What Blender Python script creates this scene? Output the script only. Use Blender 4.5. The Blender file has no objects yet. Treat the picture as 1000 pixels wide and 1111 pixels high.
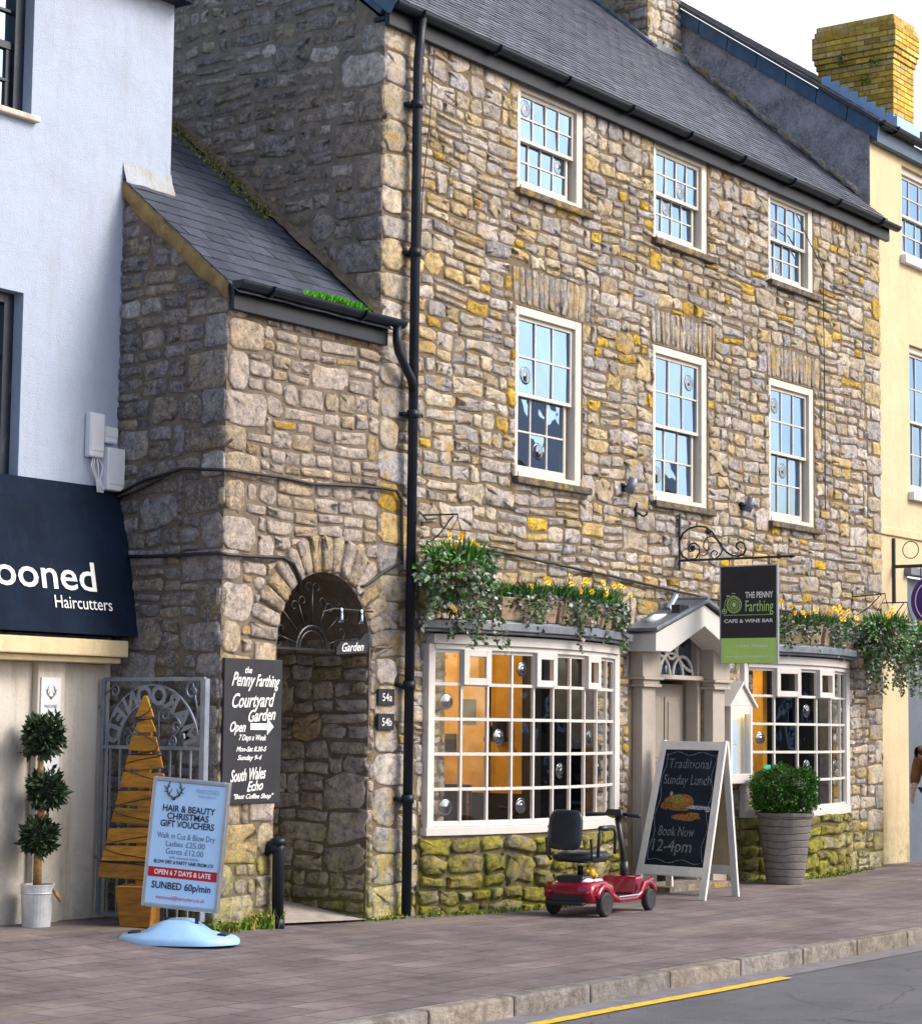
import bpy, math, random
from mathutils import Vector, Matrix, noise
R=math.radians; PI=math.pi
scene=bpy.context.scene; COL=scene.collection
rng=random.Random(7)
U=lambda a,b: rng.uniform(a,b)
V=Vector
# ---------------------------------------------------------------- mesh builder
class MB:
    def __init__(s): s.v=[]; s.f=[]; s.c=[]; s.m=[]; s.cur=(1,1,1); s.mi=0
    def add(s,vs,fs,col=None):
        b=len(s.v); s.v+= [tuple(p) for p in vs]; s.c+=[col or s.cur]*len(vs)
        for f in fs: s.f.append(tuple(i+b for i in f)); s.m.append(s.mi)
        return b
    def box(s,x0,x1,y0,y1,z0,z1,col=None):
        s.add([(x0,y0,z0),(x1,y0,z0),(x1,y1,z0),(x0,y1,z0),(x0,y0,z1),(x1,y0,z1),(x1,y1,z1),(x0,y1,z1)],
              [(0,3,2,1),(4,5,6,7),(0,1,5,4),(1,2,6,5),(2,3,7,6),(3,0,4,7)],col)
    def obox(s,c,ax,ay,az,col=None):
        c=V(c);ax=V(ax);ay=V(ay);az=V(az)
        vs=[c+ax*i+ay*j+az*k for k in(-1,1) for j in(-1,1) for i in(-1,1)]
        s.add(vs,[(0,2,3,1),(4,5,7,6),(0,1,5,4),(1,3,7,5),(3,2,6,7),(2,0,4,6)],col)
    def bar(s,p,q,w,h,up=(0,0,1),col=None):
        p=V(p);q=V(q);d=q-p;L=d.length
        if L<1e-6:return
        d/=L;a=d.cross(V(up))
        if a.length<1e-4:a=d.cross(V((1,0,0)))
        a.normalize();b=a.cross(d)
        s.obox((p+q)/2,d*(L/2),a*(w/2),b*(h/2),col)
    def tube(s,pts,r,n=8,col=None,caps=True):
        pts=[V(p) for p in pts];k=len(pts);rr=r if isinstance(r,(list,tuple)) else [r]*k
        vs=[];prev=None
        for i,p in enumerate(pts):
            d=(pts[min(i+1,k-1)]-pts[max(i-1,0)])
            if d.length<1e-9:d=V((0,0,1))
            d.normalize()
            if prev is None:
                a=d.cross(V((0,0,1)))
                if a.length<1e-3:a=d.cross(V((1,0,0)))
            else:
                a=prev-d*prev.dot(d)
                if a.length<1e-4:a=d.cross(V((0,.3,1)))
            a.normalize();prev=a;b=d.cross(a)
            for j in range(n):
                t=2*PI*j/n;vs.append(p+(a*math.cos(t)+b*math.sin(t))*rr[i])
        fs=[(i*n+j,i*n+(j+1)%n,(i+1)*n+(j+1)%n,(i+1)*n+j) for i in range(k-1) for j in range(n)]
        if caps: fs+=[tuple(range(n))[::-1],tuple((k-1)*n+j for j in range(n))]
        s.add(vs,fs,col)
    def lathe(s,c,prof,n=24,axis=(0,0,1),col=None,close=True):
        c=V(c);ax=V(axis).normalized();a=ax.cross(V((0,0,1)))
        if a.length<1e-3:a=V((1,0,0))
        a.normalize();b=ax.cross(a);vs=[];k=len(prof)
        for r,h in prof:
            for j in range(n):
                t=2*PI*j/n;vs.append(c+ax*h+(a*math.cos(t)+b*math.sin(t))*r)
        fs=[(i*n+j,i*n+(j+1)%n,(i+1)*n+(j+1)%n,(i+1)*n+j) for i in range(k-1) for j in range(n)]
        if close: fs+=[tuple(range(n))[::-1],tuple((k-1)*n+j for j in range(n))]
        s.add(vs,fs,col)
    def prism(s,poly,mp,d0,d1,col=None):
        n=len(poly);vs=[mp(u,v,d0) for u,v in poly]+[mp(u,v,d1) for u,v in poly]
        s.add(vs,[tuple(range(n))[::-1],tuple(range(n,2*n))]+[(i,(i+1)%n,n+(i+1)%n,n+i) for i in range(n)],col)
    def poly(s,pts,col=None): s.add(pts,[tuple(range(len(pts)))],col)
    def blob(s,c,rx,ry,rz,seed=0,amp=.15,fr=3,n=14,m=9,col=None):
        vs=[];c=V(c)
        for i in range(m+1):
            th=PI*i/m
            for j in range(n):
                ph=2*PI*j/n;d=V((math.sin(th)*math.cos(ph),math.sin(th)*math.sin(ph),math.cos(th)))
                k=1+amp*noise.noise(d*fr+V((seed*7.3,seed,0)));vs.append(c+V((d.x*rx*k,d.y*ry*k,d.z*rz*k)))
        s.add(vs,[(i*n+j,i*n+(j+1)%n,(i+1)*n+(j+1)%n,(i+1)*n+j) for i in range(m) for j in range(n)],col)
WM={}
def tag(o,label=None,cat=None,group=None,kind=None):
    if label:o['label']=label
    if cat:o['category']=cat
    if group:o['group']=group
    if kind:o['kind']=kind
    return o
def thing(name,label,cat,loc=(0,0,0),rz=0,group=None):
    o=bpy.data.objects.new(name,None);COL.objects.link(o);o.location=loc;o.rotation_euler=(0,0,rz)
    o.empty_display_size=.1
    WM[o.name]=Matrix.Translation(V(loc))@Matrix.Rotation(rz,4,'Z');return tag(o,label,cat,group)
def obj(name,mb,mat,parent=None,world=True,smooth=False,bevel=0,label=None,solid=0,sub=0):
    me=bpy.data.meshes.new(name);vs=mb.v
    pw=WM[parent.name] if parent else Matrix.Identity(4)
    if world and parent: inv=pw.inverted();vs=[tuple(inv@V(p)) for p in vs]
    me.from_pydata(vs,[],mb.f);me.update()
    a=me.color_attributes.new('Col','FLOAT_COLOR','POINT')
    flat=[]
    for c in mb.c: flat+=[c[0],c[1],c[2],1]
    a.data.foreach_set('color',flat)
    for m in (mat if isinstance(mat,(list,tuple)) else [mat]): me.materials.append(m)
    if any(mb.m): me.polygons.foreach_set('material_index',mb.m)
    if smooth: me.polygons.foreach_set('use_smooth',[True]*len(me.polygons))
    o=bpy.data.objects.new(name,me);COL.objects.link(o);WM[o.name]=pw
    if parent:o.parent=parent
    if label:o['label']=label
    if bevel:
        b=o.modifiers.new('b','BEVEL');b.width=bevel;b.segments=2;b.limit_method='ANGLE'
    if sub: m=o.modifiers.new('s','SUBSURF');m.levels=m.render_levels=sub
    return o
def single(name,mb,mat,label,cat,group=None,origin=None,**k):
    """a thing that is one mesh, origin moved to its base"""
    if origin is None:
        xs=[p[0] for p in mb.v];ys=[p[1] for p in mb.v];zs=[p[2] for p in mb.v]
        origin=((min(xs)+max(xs))/2,(min(ys)+max(ys))/2,min(zs))
    og=V(origin);mb.v=[tuple(V(p)-og) for p in mb.v]
    o=obj(name,mb,mat,None,**k);o.location=og;WM[o.name]=Matrix.Translation(og);return tag(o,label,cat,group)
# ---------------------------------------------------------------- materials
class NT:
    def __init__(s,name):
        s.m=bpy.data.materials.new(name);s.m.use_nodes=True;s.t=s.m.node_tree;s.n=s.t.nodes;s.l=s.t.links
        s.b=s.n['Principled BSDF'];s.tc=s.n.new('ShaderNodeTexCoord')
    def L(s,a,b): s.l.new(a,b)
    def noise(s,sc,det=4,rough=.6,vec=None,scale3=None,w=0):
        n=s.n.new('ShaderNodeTexNoise');n.inputs['Scale'].default_value=sc;n.inputs['Detail'].default_value=det;n.inputs['Roughness'].default_value=rough
        v=vec or s.tc.outputs['Object']
        if scale3:
            mp=s.n.new('ShaderNodeMapping');mp.inputs['Scale'].default_value=scale3;s.L(v,mp.inputs[0]);v=mp.outputs[0]
        s.L(v,n.inputs['Vector']);return n.outputs['Fac']
    def ramp(s,fac,stops):
        r=s.n.new('ShaderNodeValToRGB');s.L(fac,r.inputs[0]);e=r.color_ramp.elements
        while len(e)<len(stops): e.new(.5)
        for el,(p,c) in zip(e,stops):
            el.position=p;el.color=(c,c,c,1) if isinstance(c,(int,float)) else (*c,1)
        return r.outputs[0]
    def mix(s,f,a,b,mode='MIX'):
        m=s.n.new('ShaderNodeMix');m.data_type='RGBA';m.blend_type=mode
        for i,x in ((0,f),(6,a),(7,b)):
            if isinstance(x,(int,float)): m.inputs[i].default_value=x if i==0 else (x,x,x,1)
            elif isinstance(x,tuple): m.inputs[i].default_value=(*x,1)
            else: s.L(x,m.inputs[i])
        return m.outputs[2]
    def math(s,op,a,b=0):
        m=s.n.new('ShaderNodeMath');m.operation=op
        for i,x in enumerate((a,b)):
            if isinstance(x,(int,float)): m.inputs[i].default_value=x
            else: s.L(x,m.inputs[i])
        return m.outputs[0]
    def bump(s,h,st=.5,d=.01,prev=None):
        b=s.n.new('ShaderNodeBump');b.inputs['Strength'].default_value=st;b.inputs['Distance'].default_value=d;s.L(h,b.inputs['Height'])
        if prev:s.L(prev,b.inputs['Normal'])
        s.L(b.outputs[0],s.b.inputs['Normal']);return b.outputs[0]
    def attr(s):
        a=s.n.new('ShaderNodeAttribute');a.attribute_name='Col';return a.outputs['Color']
    def geo(s,what='Position'):
        g=s.n.new('ShaderNodeNewGeometry');return g.outputs[what]
    def sep(s,v):
        x=s.n.new('ShaderNodeSeparateXYZ');s.L(v,x.inputs[0]);return x.outputs
    def col(s,c): 
        if isinstance(c,tuple): s.b.inputs['Base Color'].default_value=(*c,1)
        else: s.L(c,s.b.inputs['Base Color'])
    def set(s,rough=.6,metal=0,spec=.5,coat=0):
        s.b.inputs['Roughness'].default_value=rough;s.b.inputs['Metallic'].default_value=metal
        s.b.inputs['Specular IOR Level'].default_value=spec;s.b.inputs['Coat Weight'].default_value=coat
        return s.m
def paint(name,c,rough=.5,metal=0,var=.12,bump=.15,bs=40,dirt=None,spec=.5,coat=0,vs=6):
    t=NT(name);n=t.noise(vs,6,.65);lo=tuple(x*(1-var) for x in c);hi=tuple(min(1,x*(1+var)) for x in c)
    col=t.ramp(n,[(.3,lo),(.7,hi)])
    if dirt:
        d=t.ramp(t.noise(14,8,.75,scale3=(1,1,.35)),[(.55,0.),(.75,1.)]);col=t.mix(t.math('MULTIPLY',d,dirt[1]),col,dirt[0])
    t.col(col)
    if bump: t.bump(t.noise(bs,4),bump,.004)
    return t.set(rough,metal,spec,coat)
def attrmat(name,rough=.7,bump=.2,bs=30,var=.35,vs=25,spec=.4):
    t=NT(name);k=t.ramp(t.noise(vs,6,.7),[(.25,1-var),(.75,1+var)])
    t.col(t.mix(1,t.attr(),k,'MULTIPLY'))
    if bump:t.bump(t.noise(bs,5,.7),bump,.006)
    return t.set(rough,0,spec)
def stonemat(name,fleck=.5,ochre=.3,moss=0,dark=0,wet=1):
    t=NT(name);a=t.attr()
    k=t.ramp(t.noise(11,12,.82),[(.36,.36),(.5,1.03),(.62,1.75)])
    c=t.mix(1,a,k,'MULTIPLY')
    # iron staining patches
    o=t.math('MULTIPLY',t.ramp(t.noise(1.3,4,.6),[(.40,.25),(.56,1.)]),t.ramp(t.noise(5.5,9,.75),[(.51,0.),(.60,1.)]))
    c=t.mix(t.math('MULTIPLY',o,ochre*2.4),c,t.ramp(t.noise(18,6,.7),[(.35,(.50,.28,.03)),(.65,(.86,.54,.05))]))
    # black weathering
    d=t.ramp(t.noise(26,10,.85),[(.50,0.),(.62,1.)])
    c=t.mix(t.math('MULTIPLY',d,.5+dark),c,(.12,.095,.08))
    # pale lichen flecks
    f=t.ramp(t.noise(34,10,.85),[(.53,0.),(.60,1.)])
    c=t.mix(t.math('MULTIPLY',f,fleck),c,(.80,.78,.76))
    f2=t.ramp(t.noise(15,12,.88),[(.55,0.),(.60,1.)]);c=t.mix(t.math('MULTIPLY',f2,fleck*.7),c,(.70,.68,.69))
    if moss:
        z=t.sep(t.geo())[2]
        m=t.math('MULTIPLY',t.ramp(t.noise(5,6,.7),[(.35,0.),(.55,1.)]),t.ramp(z,[(0.,1.),(1.,0.)]) if moss!=2 else t.ramp(z,[(.0,1.),(1.,.72)]))
        m=t.math('MULTIPLY',m,t.ramp(t.noise(30,5,.7),[(.3,.3),(.6,1.)]))
        c=t.mix(m,c,t.ramp(t.noise(11,7,.7),[(.38,(.11,.12,.012)),(.60,(.58,.53,.04))]))
    t.col(c)
    v=t.n.new('ShaderNodeTexVoronoi');v.inputs['Scale'].default_value=16;t.L(t.tc.outputs['Object'],v.inputs['Vector'])
    b1=t.bump(t.noise(13,12,.8),1.,.07);b2=t.bump(v.outputs['Distance'],.3,.03,b1);t.bump(t.noise(60,6,.8),.8,.018,b2)
    return t.set(.88,0,.3)
def mortarmat(name,c=(.19,.145,.10),moss=0,yellow=.0):
    t=NT(name);cc=t.ramp(t.noise(7,9,.75),[(.3,tuple(x*.5 for x in c)),(.55,c),(.8,tuple(min(1,x*1.7) for x in c))])
    if yellow: cc=t.mix(t.math('MULTIPLY',t.ramp(t.noise(3,5,.6),[(.5,0.),(.7,1.)]),yellow),cc,(.42,.27,.08))
    if moss:
        z=t.sep(t.geo())[2];m=t.math('MULTIPLY',t.ramp(t.noise(5,6,.7),[(.35,0.),(.6,1.)]),t.ramp(z,[(0.,1.),(1.,0.)]))
        cc=t.mix(m,cc,(.12,.13,.02))
    t.col(cc);b=t.bump(t.noise(20,9,.75),.9,.03);t.bump(t.noise(90,3),.5,.006,b);return t.set(.95,0,.2)
M={}
M['stone']=stonemat('stone_facade',.6,.40,1)
M['stone_side']=stonemat('stone_side',.7,.10,0,.1)
M['stone_lean']=stonemat('stone_lean',.75,.15,1,.15)
M['stone_bay']=stonemat('stone_bay',.2,.25,2)
M['stone_pass']=stonemat('stone_passage',.8,.12,1,-.3)
M['mortar']=mortarmat('mortar_facade',(.215,.165,.112),1)
M['mortar_side']=mortarmat('mortar_side',(.30,.25,.205))
M['mortar_lean']=mortarmat('mortar_lean',(.22,.175,.135),1)
M['verge']=mortarmat('verge_mortar',(.36,.25,.11),0,.8)
M['white_render']=None
def render_mat(name,c,bs=70,str_=.8,dirt=(.30,.28,.25),low=.5,streak=.25):
    t=NT(name);cc=t.ramp(t.noise(2.2,6,.6),[(.3,tuple(x*.9 for x in c)),(.7,c)])
    d=t.ramp(t.noise(5,8,.75,scale3=(1,1,.14)),[(.50,0.),(.72,1.)]);cc=t.mix(t.math('MULTIPLY',d,streak*1.5),cc,dirt);d2=t.ramp(t.noise(.9,10,.8),[(.50,0.),(.62,1.)]);cc=t.mix(t.math('MULTIPLY',d2,streak*.7),cc,dirt)
    z=t.sep(t.geo())[2];g=t.math('MULTIPLY',t.ramp(t.math('MULTIPLY',z,1.2),[(0.,1.),(1.,0.)]),t.ramp(t.noise(9,8,.7),[(.35,0.),(.65,1.)]))
    cc=t.mix(t.math('MULTIPLY',g,low),cc,(.16,.17,.08));t.col(cc)
    b=t.bump(t.noise(bs,6,.7),str_,.012);t.bump(t.noise(6,3),.3,.03,b);return t.set(.9,0,.2)
M['white_render']=render_mat('white_render',(.43,.50,.64))
M['white_paint_wall']=render_mat('white_paint_wall',(.60,.56,.50),30,.4,(.32,.26,.17),.35,.5)
M['cream_render']=render_mat('cream_render',(.66,.54,.35),60,.15,(.45,.30,.12),.75,.25)
M['pebble']=None
t=NT('pebbledash');cc=t.ramp(t.noise(2.2,10,.8),[(.38,(.17,.16,.165)),(.62,(.52,.49,.50))]);f=t.ramp(t.noise(30,8,.8),[(.5,0.),(.60,1.)])
t.col(t.mix(t.math('MULTIPLY',f,.6),cc,(.62,.58,.64)));t.bump(t.noise(45,6,.8),.9,.02);M['pebble']=t.set(.9)
def slate(name,c1,c2,sc=1):
    t=NT(name);k=t.ramp(t.noise(18,7,.75),[(.3,.6),(.7,1.3)]);c=t.mix(1,t.attr(),k,'MULTIPLY')
    f=t.ramp(t.noise(30,6,.75),[(.60,0.),(.7,1.)]);c=t.mix(t.math('MULTIPLY',f,.35),c,(.30,.30,.27));t.col(c)
    t.bump(t.noise(40,5,.7,scale3=(1,1,.4)),.35,.005);return t.set(.5,0,.5)
M['slate']=slate('slate',0,0)
M['frame']=paint('window_paint',(.60,.55,.48),.42,dirt=((.33,.27,.18),.55),var=.05)
M['frame_bay']=paint('bay_paint',(.60,.58,.56),.4,dirt=((.36,.30,.22),.35),var=.05)
M['porch']=paint('porch_paint',(.40,.355,.31),.5,dirt=((.2,.17,.14),.3),var=.08)
M['door']=paint('door_paint',(.26,.23,.20),.45,var=.08)
M['black']=paint('black_iron',(.014,.018,.024),.38,.0,.4)
M['blackframe']=paint('black_window_paint',(.006,.013,.026),.35,0,.3,dirt=((.25,.24,.22),.25))
M['gutter']=paint('gutter_black',(.007,.012,.022),.45,0,.4,dirt=((.05,.05,.05),.2),spec=.35)
M['lead']=paint('lead',(.17,.19,.23),.45,.3,.35,dirt=((.4,.42,.46),.5))
M['barge']=paint('barge_slate',(.05,.10,.17),.5,0,.3)
M['steel']=paint('galvanised_steel',(.42,.46,.52),.35,.75,.15)
M['gate']=paint('gate_paint',(.24,.28,.35),.4,.4,.25,dirt=((.2,.1,.05),.5))
M['sillstone']=stonemat('sill_stone',.25,.35,0,.15)
M['cable']=paint('cable_rubber',(.012,.012,.014),.5,0,.2,bump=0)
M['white']=paint('white_plastic',(.72,.74,.78),.35,0,.04,dirt=((.4,.38,.34),.3))
M['sky_white']=paint('sign_white',(.42,.66,.98),.3,0,.03,bump=0)
M['blue_base']=paint('sign_base_plastic',(.28,.48,.74),.4,0,.08,dirt=((.3,.33,.36),.3))
M['red_band']=paint('red_band',(.42,.005,.02),.4,bump=0)
M['navy']=paint('awning_canvas',(.005,.012,.028),.85,0,.35,bump=.4,bs=300,dirt=((.03,.04,.06),.4),vs=3,spec=.15)
M['boardblack']=paint('board_black',(.012,.014,.022),.5,0,.4,bump=.1)
t=NT('chalkboard');t.col(t.mix(t.math('MULTIPLY',t.ramp(t.noise(4,8,.7),[(.4,0.),(.8,1.)]),.12),(.004,.011,.024),(.07,.09,.11)));M['chalkboard']=t.set(.75,0,.2)
t=NT('chalk');f=t.ramp(t.noise(90,3),[(.4,.15),(.6,1.)]);t.col(t.mix(1,t.attr(),f,'MULTIPLY'));M['chalk']=t.set(.9)
M['letter']=paint('white_lettering',(.82,.82,.82),.5,bump=0,var=.05)
M['dark_letter']=paint('dark_lettering',(.012,.016,.05),.5,bump=0)
M['green_letter']=paint('green_lettering',(.48,.70,.24),.5,bump=0)
M['green']=paint('sign_green',(.46,.72,.17),.5,bump=0,var=.06)
M['attr']=attrmat('coloured',.6,.15)
M['leaf']=None
def leafmat(name,rough=.55):
    t=NT(name);k=t.ramp(t.noise(12,3),[(.3,.7),(.7,1.3)]);t.col(t.mix(1,t.attr(),k,'MULTIPLY'))
    t.b.inputs['Subsurface Weight'].default_value=0;return t.set(rough,0,.35)
M['leaf']=leafmat('leaves')
def woodmat(name,c,dark,rough=.7):
    t=NT(name);n=t.noise(6,8,.7,scale3=(1,6,6));cc=t.ramp(n,[(.3,dark),(.7,c)]);t.col(t.mix(1,t.attr(),cc,'MULTIPLY'));t.bump(t.noise(30,6,.7,scale3=(1,5,5)),.4,.006);return t.set(rough)
M['pallet']=woodmat('pallet_wood',(.60,.29,.02),(.20,.08,.004))
M['troughwood']=woodmat('trough_timber',(.42,.33,.24),(.18,.15,.12))
M['bark']=woodmat('bark',(.40,.22,.09),(.14,.08,.03))
M['aframe']=paint('aframe_paint',(.72,.70,.66),.5,dirt=((.42,.34,.24),.5),var=.08)
M['red']=paint('scooter_red',(.30,.004,.028),.22,.35,.15,bump=0,coat=.6)
M['rubber']=paint('rubber',(.02,.021,.023),.75,0,.4)
M['vinyl']=paint('seat_vinyl',(.016,.022,.03),.28,0,.3,bump=.25,bs=60)
M['chrome']=paint('chrome',(.6,.62,.65),.15,1,.05,bump=0)
M['yellow']=paint('yellow_plastic',(.75,.42,.01),.4,bump=0)
M['pot']=None
t=NT('planter_clay');z=t.sep(t.tc.outputs['Object'])[2];w=t.n.new('ShaderNodeTexWave');w.bands_direction='Z';w.inputs['Scale'].default_value=4.2;w.inputs['Distortion'].default_value=3;w.inputs['Detail'].default_value=3;w.inputs['Detail Scale'].default_value=.8
t.L(t.tc.outputs['Object'],w.inputs[0]);g=t.ramp(w.outputs['Fac'],[(0.,0.),(.12,1.)])
t.col(t.mix(1,t.ramp(t.noise(8,9,.75),[(.3,(.10,.09,.085)),(.7,(.21,.19,.18))]),t.ramp(g,[(0.,.55),(1.,1.)]),'MULTIPLY'));t.bump(g,.7,.008);M['pot']=t.set(.7)
t=NT('brick_yellow');br=t.n.new('ShaderNodeAttribute');br.attribute_name='Col'
so_t=t.ramp(t.noise(2.5,9,.8),[(.48,0.),(.66,1.)]);t.col(t.mix(t.math('MULTIPLY',so_t,.5),t.mix(1,br.outputs[0],t.ramp(t.noise(14,7,.7),[(.3,.6),(.7,1.3)]),'MULTIPLY'),(.16,.11,.04)));t.bump(t.noise(40,5),.5,.01);M['brick']=t.set(.85)
def glassmat(name,refl,tint,base=(.012,.014,.018),transp=0,wav=.02):
    t=NT(name);t.n.remove(t.b);out=t.n['Material Output']
    gl=t.n.new('ShaderNodeBsdfGlossy');gl.inputs['Color'].default_value=(*tint,1);gl.inputs['Roughness'].default_value=.015
    bp=t.n.new('ShaderNodeBump');bp.inputs['Strength'].default_value=.6;bp.inputs['Distance'].default_value=wav;t.L(t.noise(1.7,2,.5),bp.inputs['Height']);t.L(bp.outputs[0],gl.inputs['Normal'])
    if transp: d=t.n.new('ShaderNodeBsdfTransparent');d.inputs['Color'].default_value=(.93*transp,.93*transp,.9*transp,1)
    else: d=t.n.new('ShaderNodeBsdfDiffuse');d.inputs['Color'].default_value=(*base,1)
    mx=t.n.new('ShaderNodeMixShader');mx.inputs[0].default_value=refl
    t.L(d.outputs[0],mx.inputs[1]);t.L(gl.outputs[0],mx.inputs[2]);t.L(mx.outputs[0],out.inputs[0]);return t.m
M['glass']=glassmat('window_glass',.5,(.50,.72,1.))
M['glass_bay']=glassmat('bay_glass',.11,(.8,.88,1.),transp=1)
M['bull']=glassmat('bullseye_glass',.30,(.8,.88,1.),transp=.45,wav=.004)
t=NT('bracket_lamp');t.col((.3,.25,.15));M['brass']=t.set(.3,.8)
def emit(name,c,s):
    t=NT(name);t.b.inputs['Emission Color'].default_value=(*c,1);t.b.inputs['Emission Strength'].default_value=s;t.col(c);return t.m
M['bulb']=emit('lit_bulb',(1,.62,.22),14)
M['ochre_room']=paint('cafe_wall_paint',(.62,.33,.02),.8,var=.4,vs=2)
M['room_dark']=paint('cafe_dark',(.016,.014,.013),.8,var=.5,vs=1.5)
M['grass']=M['leaf']
# pavement: brick-like setts rows
t=NT('pavement_setts')
def brickpat(t,sc,bw,rh,mort,rot=0,off=.5):
    mp=t.n.new('ShaderNodeMapping');mp.inputs['Rotation'].default_value=(0,0,rot);mp.inputs['Scale'].default_value=(1,1,1)
    wv=t.n.new('ShaderNodeMix');wv.data_type='VECTOR'
    nz=t.n.new('ShaderNodeTexNoise');nz.inputs['Scale'].default_value=.9;t.L(t.tc.outputs['Object'],nz.inputs['Vector'])
    ad=t.n.new('ShaderNodeVectorMath');ad.operation='MULTIPLY_ADD';t.L(nz.outputs['Color'],ad.inputs[0]);ad.inputs[1].default_value=(.06,.06,0);t.L(t.tc.outputs['Object'],ad.inputs[2])
    t.L(ad.outputs[0],mp.inputs[0]);b=t.n.new('ShaderNodeTexBrick');t.L(mp.outputs[0],b.inputs['Vector']);b.inputs['Scale'].default_value=sc
    b.inputs['Brick Width'].default_value=bw;b.inputs['Row Height'].default_value=rh;b.inputs['Mortar Size'].default_value=mort;b.inputs['Mortar Smooth'].default_value=.2;b.offset=off
    b.inputs['Color1'].default_value=(.78,.78,.80,1);b.inputs['Color2'].default_value=(1.1,1.07,1.06,1);b.inputs['Mortar'].default_value=(.5,.5,.5,1);b.inputs['Bias'].default_value=.0
    return b
b=brickpat(t,1,.46,.30,.007)
base=t.ramp(t.noise(1.1,11,.78),[(.34,(.095,.077,.080)),(.5,(.165,.136,.138)),(.66,(.26,.218,.215))])
c=t.mix(1,base,b.outputs['Color'],'MULTIPLY')
mo=t.math('MULTIPLY',b.outputs['Fac'],t.ramp(t.noise(2.2,5,.7),[(.35,.15),(.6,1.)]))
c=t.mix(mo,c,(.035,.03,.026))
s=t.ramp(t.noise(55,5,.75),[(.58,0.),(.68,1.)]);c=t.mix(t.math('MULTIPLY',s,.3),c,(.06,.055,.05))
st=t.ramp(t.noise(.5,6,.7,scale3=(.4,1.6,1)),[(.54,0.),(.66,1.)]);c=t.mix(t.math('MULTIPLY',st,.35),c,(.34,.28,.16));dk=t.ramp(t.noise(.9,7,.75),[(.56,0.),(.66,1.)]);c=t.mix(t.math('MULTIPLY',dk,.35),c,(.06,.05,.05))
gum=t.n.new('ShaderNodeTexVoronoi');gum.inputs['Scale'].default_value=3.1;t.L(t.tc.outputs['Object'],gum.inputs['Vector'])
c=t.mix(t.math('MULTIPLY',t.ramp(gum.outputs['Distance'],[(.03,1.),(.05,0.)]),.5),c,(.32,.29,.26))
t.col(c);b1=t.bump(t.math('SUBTRACT',1,b.outputs['Fac']),.4,.006);t.bump(t.noise(70,6,.75),.5,.006,b1);M['pavement']=t.set(.8,0,.35)
t=NT('asphalt');c=t.ramp(t.noise(.8,10,.75),[(.3,(.075,.077,.088)),(.7,(.15,.152,.17))]);f=t.ramp(t.noise(130,3,.7),[(.35,.5),(.65,1.6)])
c=t.mix(1,c,f,'MULTIPLY');g=t.ramp(t.noise(6,8,.75,scale3=(.5,1.5,1)),[(.55,0.),(.75,1.)]);pt=t.ramp(t.noise(.35,3,.5,scale3=(.5,1.6,1)),[(.50,0.),(.52,1.)]);c=t.mix(t.math('MULTIPLY',pt,.3),c,(.16,.15,.165));vc=t.n.new('ShaderNodeTexVoronoi');vc.feature='DISTANCE_TO_EDGE';vc.inputs['Scale'].default_value=.8;vw=t.n.new('ShaderNodeVectorMath');vw.operation='MULTIPLY_ADD';nn_=t.n.new('ShaderNodeTexNoise');nn_.inputs['Scale'].default_value=2;nn_.inputs['Detail'].default_value=6;t.L(t.tc.outputs['Object'],nn_.inputs['Vector']);t.L(nn_.outputs['Color'],vw.inputs[0]);vw.inputs[1].default_value=(.5,.5,0);t.L(t.tc.outputs['Object'],vw.inputs[2]);t.L(vw.outputs[0],vc.inputs['Vector']);ck=t.ramp(vc.outputs['Distance'],[(.002,1.),(.008,0.)]);c=t.mix(t.math('MULTIPLY',ck,.6),c,(.03,.03,.033));t.col(t.mix(t.math('MULTIPLY',g,.4),c,(.22,.19,.18)));t.bump(t.noise(150,3,.8),.9,.01);M['asphalt']=t.set(.85)
t=NT('kerb_granite');k=t.ramp(t.noise(9,11,.8),[(.32,.45),(.7,1.5)]);t.col(t.mix(t.math('MULTIPLY',t.ramp(t.noise(5,9,.78),[(.46,0.),(.62,1.)]),.75),t.mix(1,t.attr(),k,'MULTIPLY'),(.10,.085,.06)));bk=t.bump(t.noise(6,8,.7),.8,.05);t.bump(t.noise(50,6,.75),.8,.012,bk);M['kerb']=t.set(.85)
t=NT('yellow_marking');f=t.ramp(t.noise(22,10,.85),[(.50,0.),(.62,1.)]);t.col(t.mix(t.math('MULTIPLY',f,.8),(.70,.46,.02),(.10,.09,.08)));M['yline']=t.set(.7)
M['gutterstrip']=paint('channel_concrete',(.165,.155,.165),.85,0,.25,bump=.5)
M['ramp']=paint('ramp_concrete',(.36,.32,.28),.85,0,.3,bump=.4,dirt=((.12,.10,.08),.7))
M['soil']=paint('soil',(.04,.028,.018),.95)
M['skin']=paint('skin',(.55,.36,.27),.5,bump=0)
M['coat']=paint('coat_cloth',(.16,.075,.02),.9,0,.3,bump=.6,bs=90)
M['jeans']=paint('jeans',(.02,.03,.06),.9,0,.3)
M['hair']=paint('hair',(.05,.03,.02),.6,0,.4)
M['purple']=paint('purple_sign',(.05,.01,.22),.4,bump=0)
M['bucket']=paint('galvanised_bucket',(.50,.52,.55),.5,.35,.25,dirt=((.2,.18,.15),.6))
M['opp']=render_mat('opposite_render',(.20,.165,.13))
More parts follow.
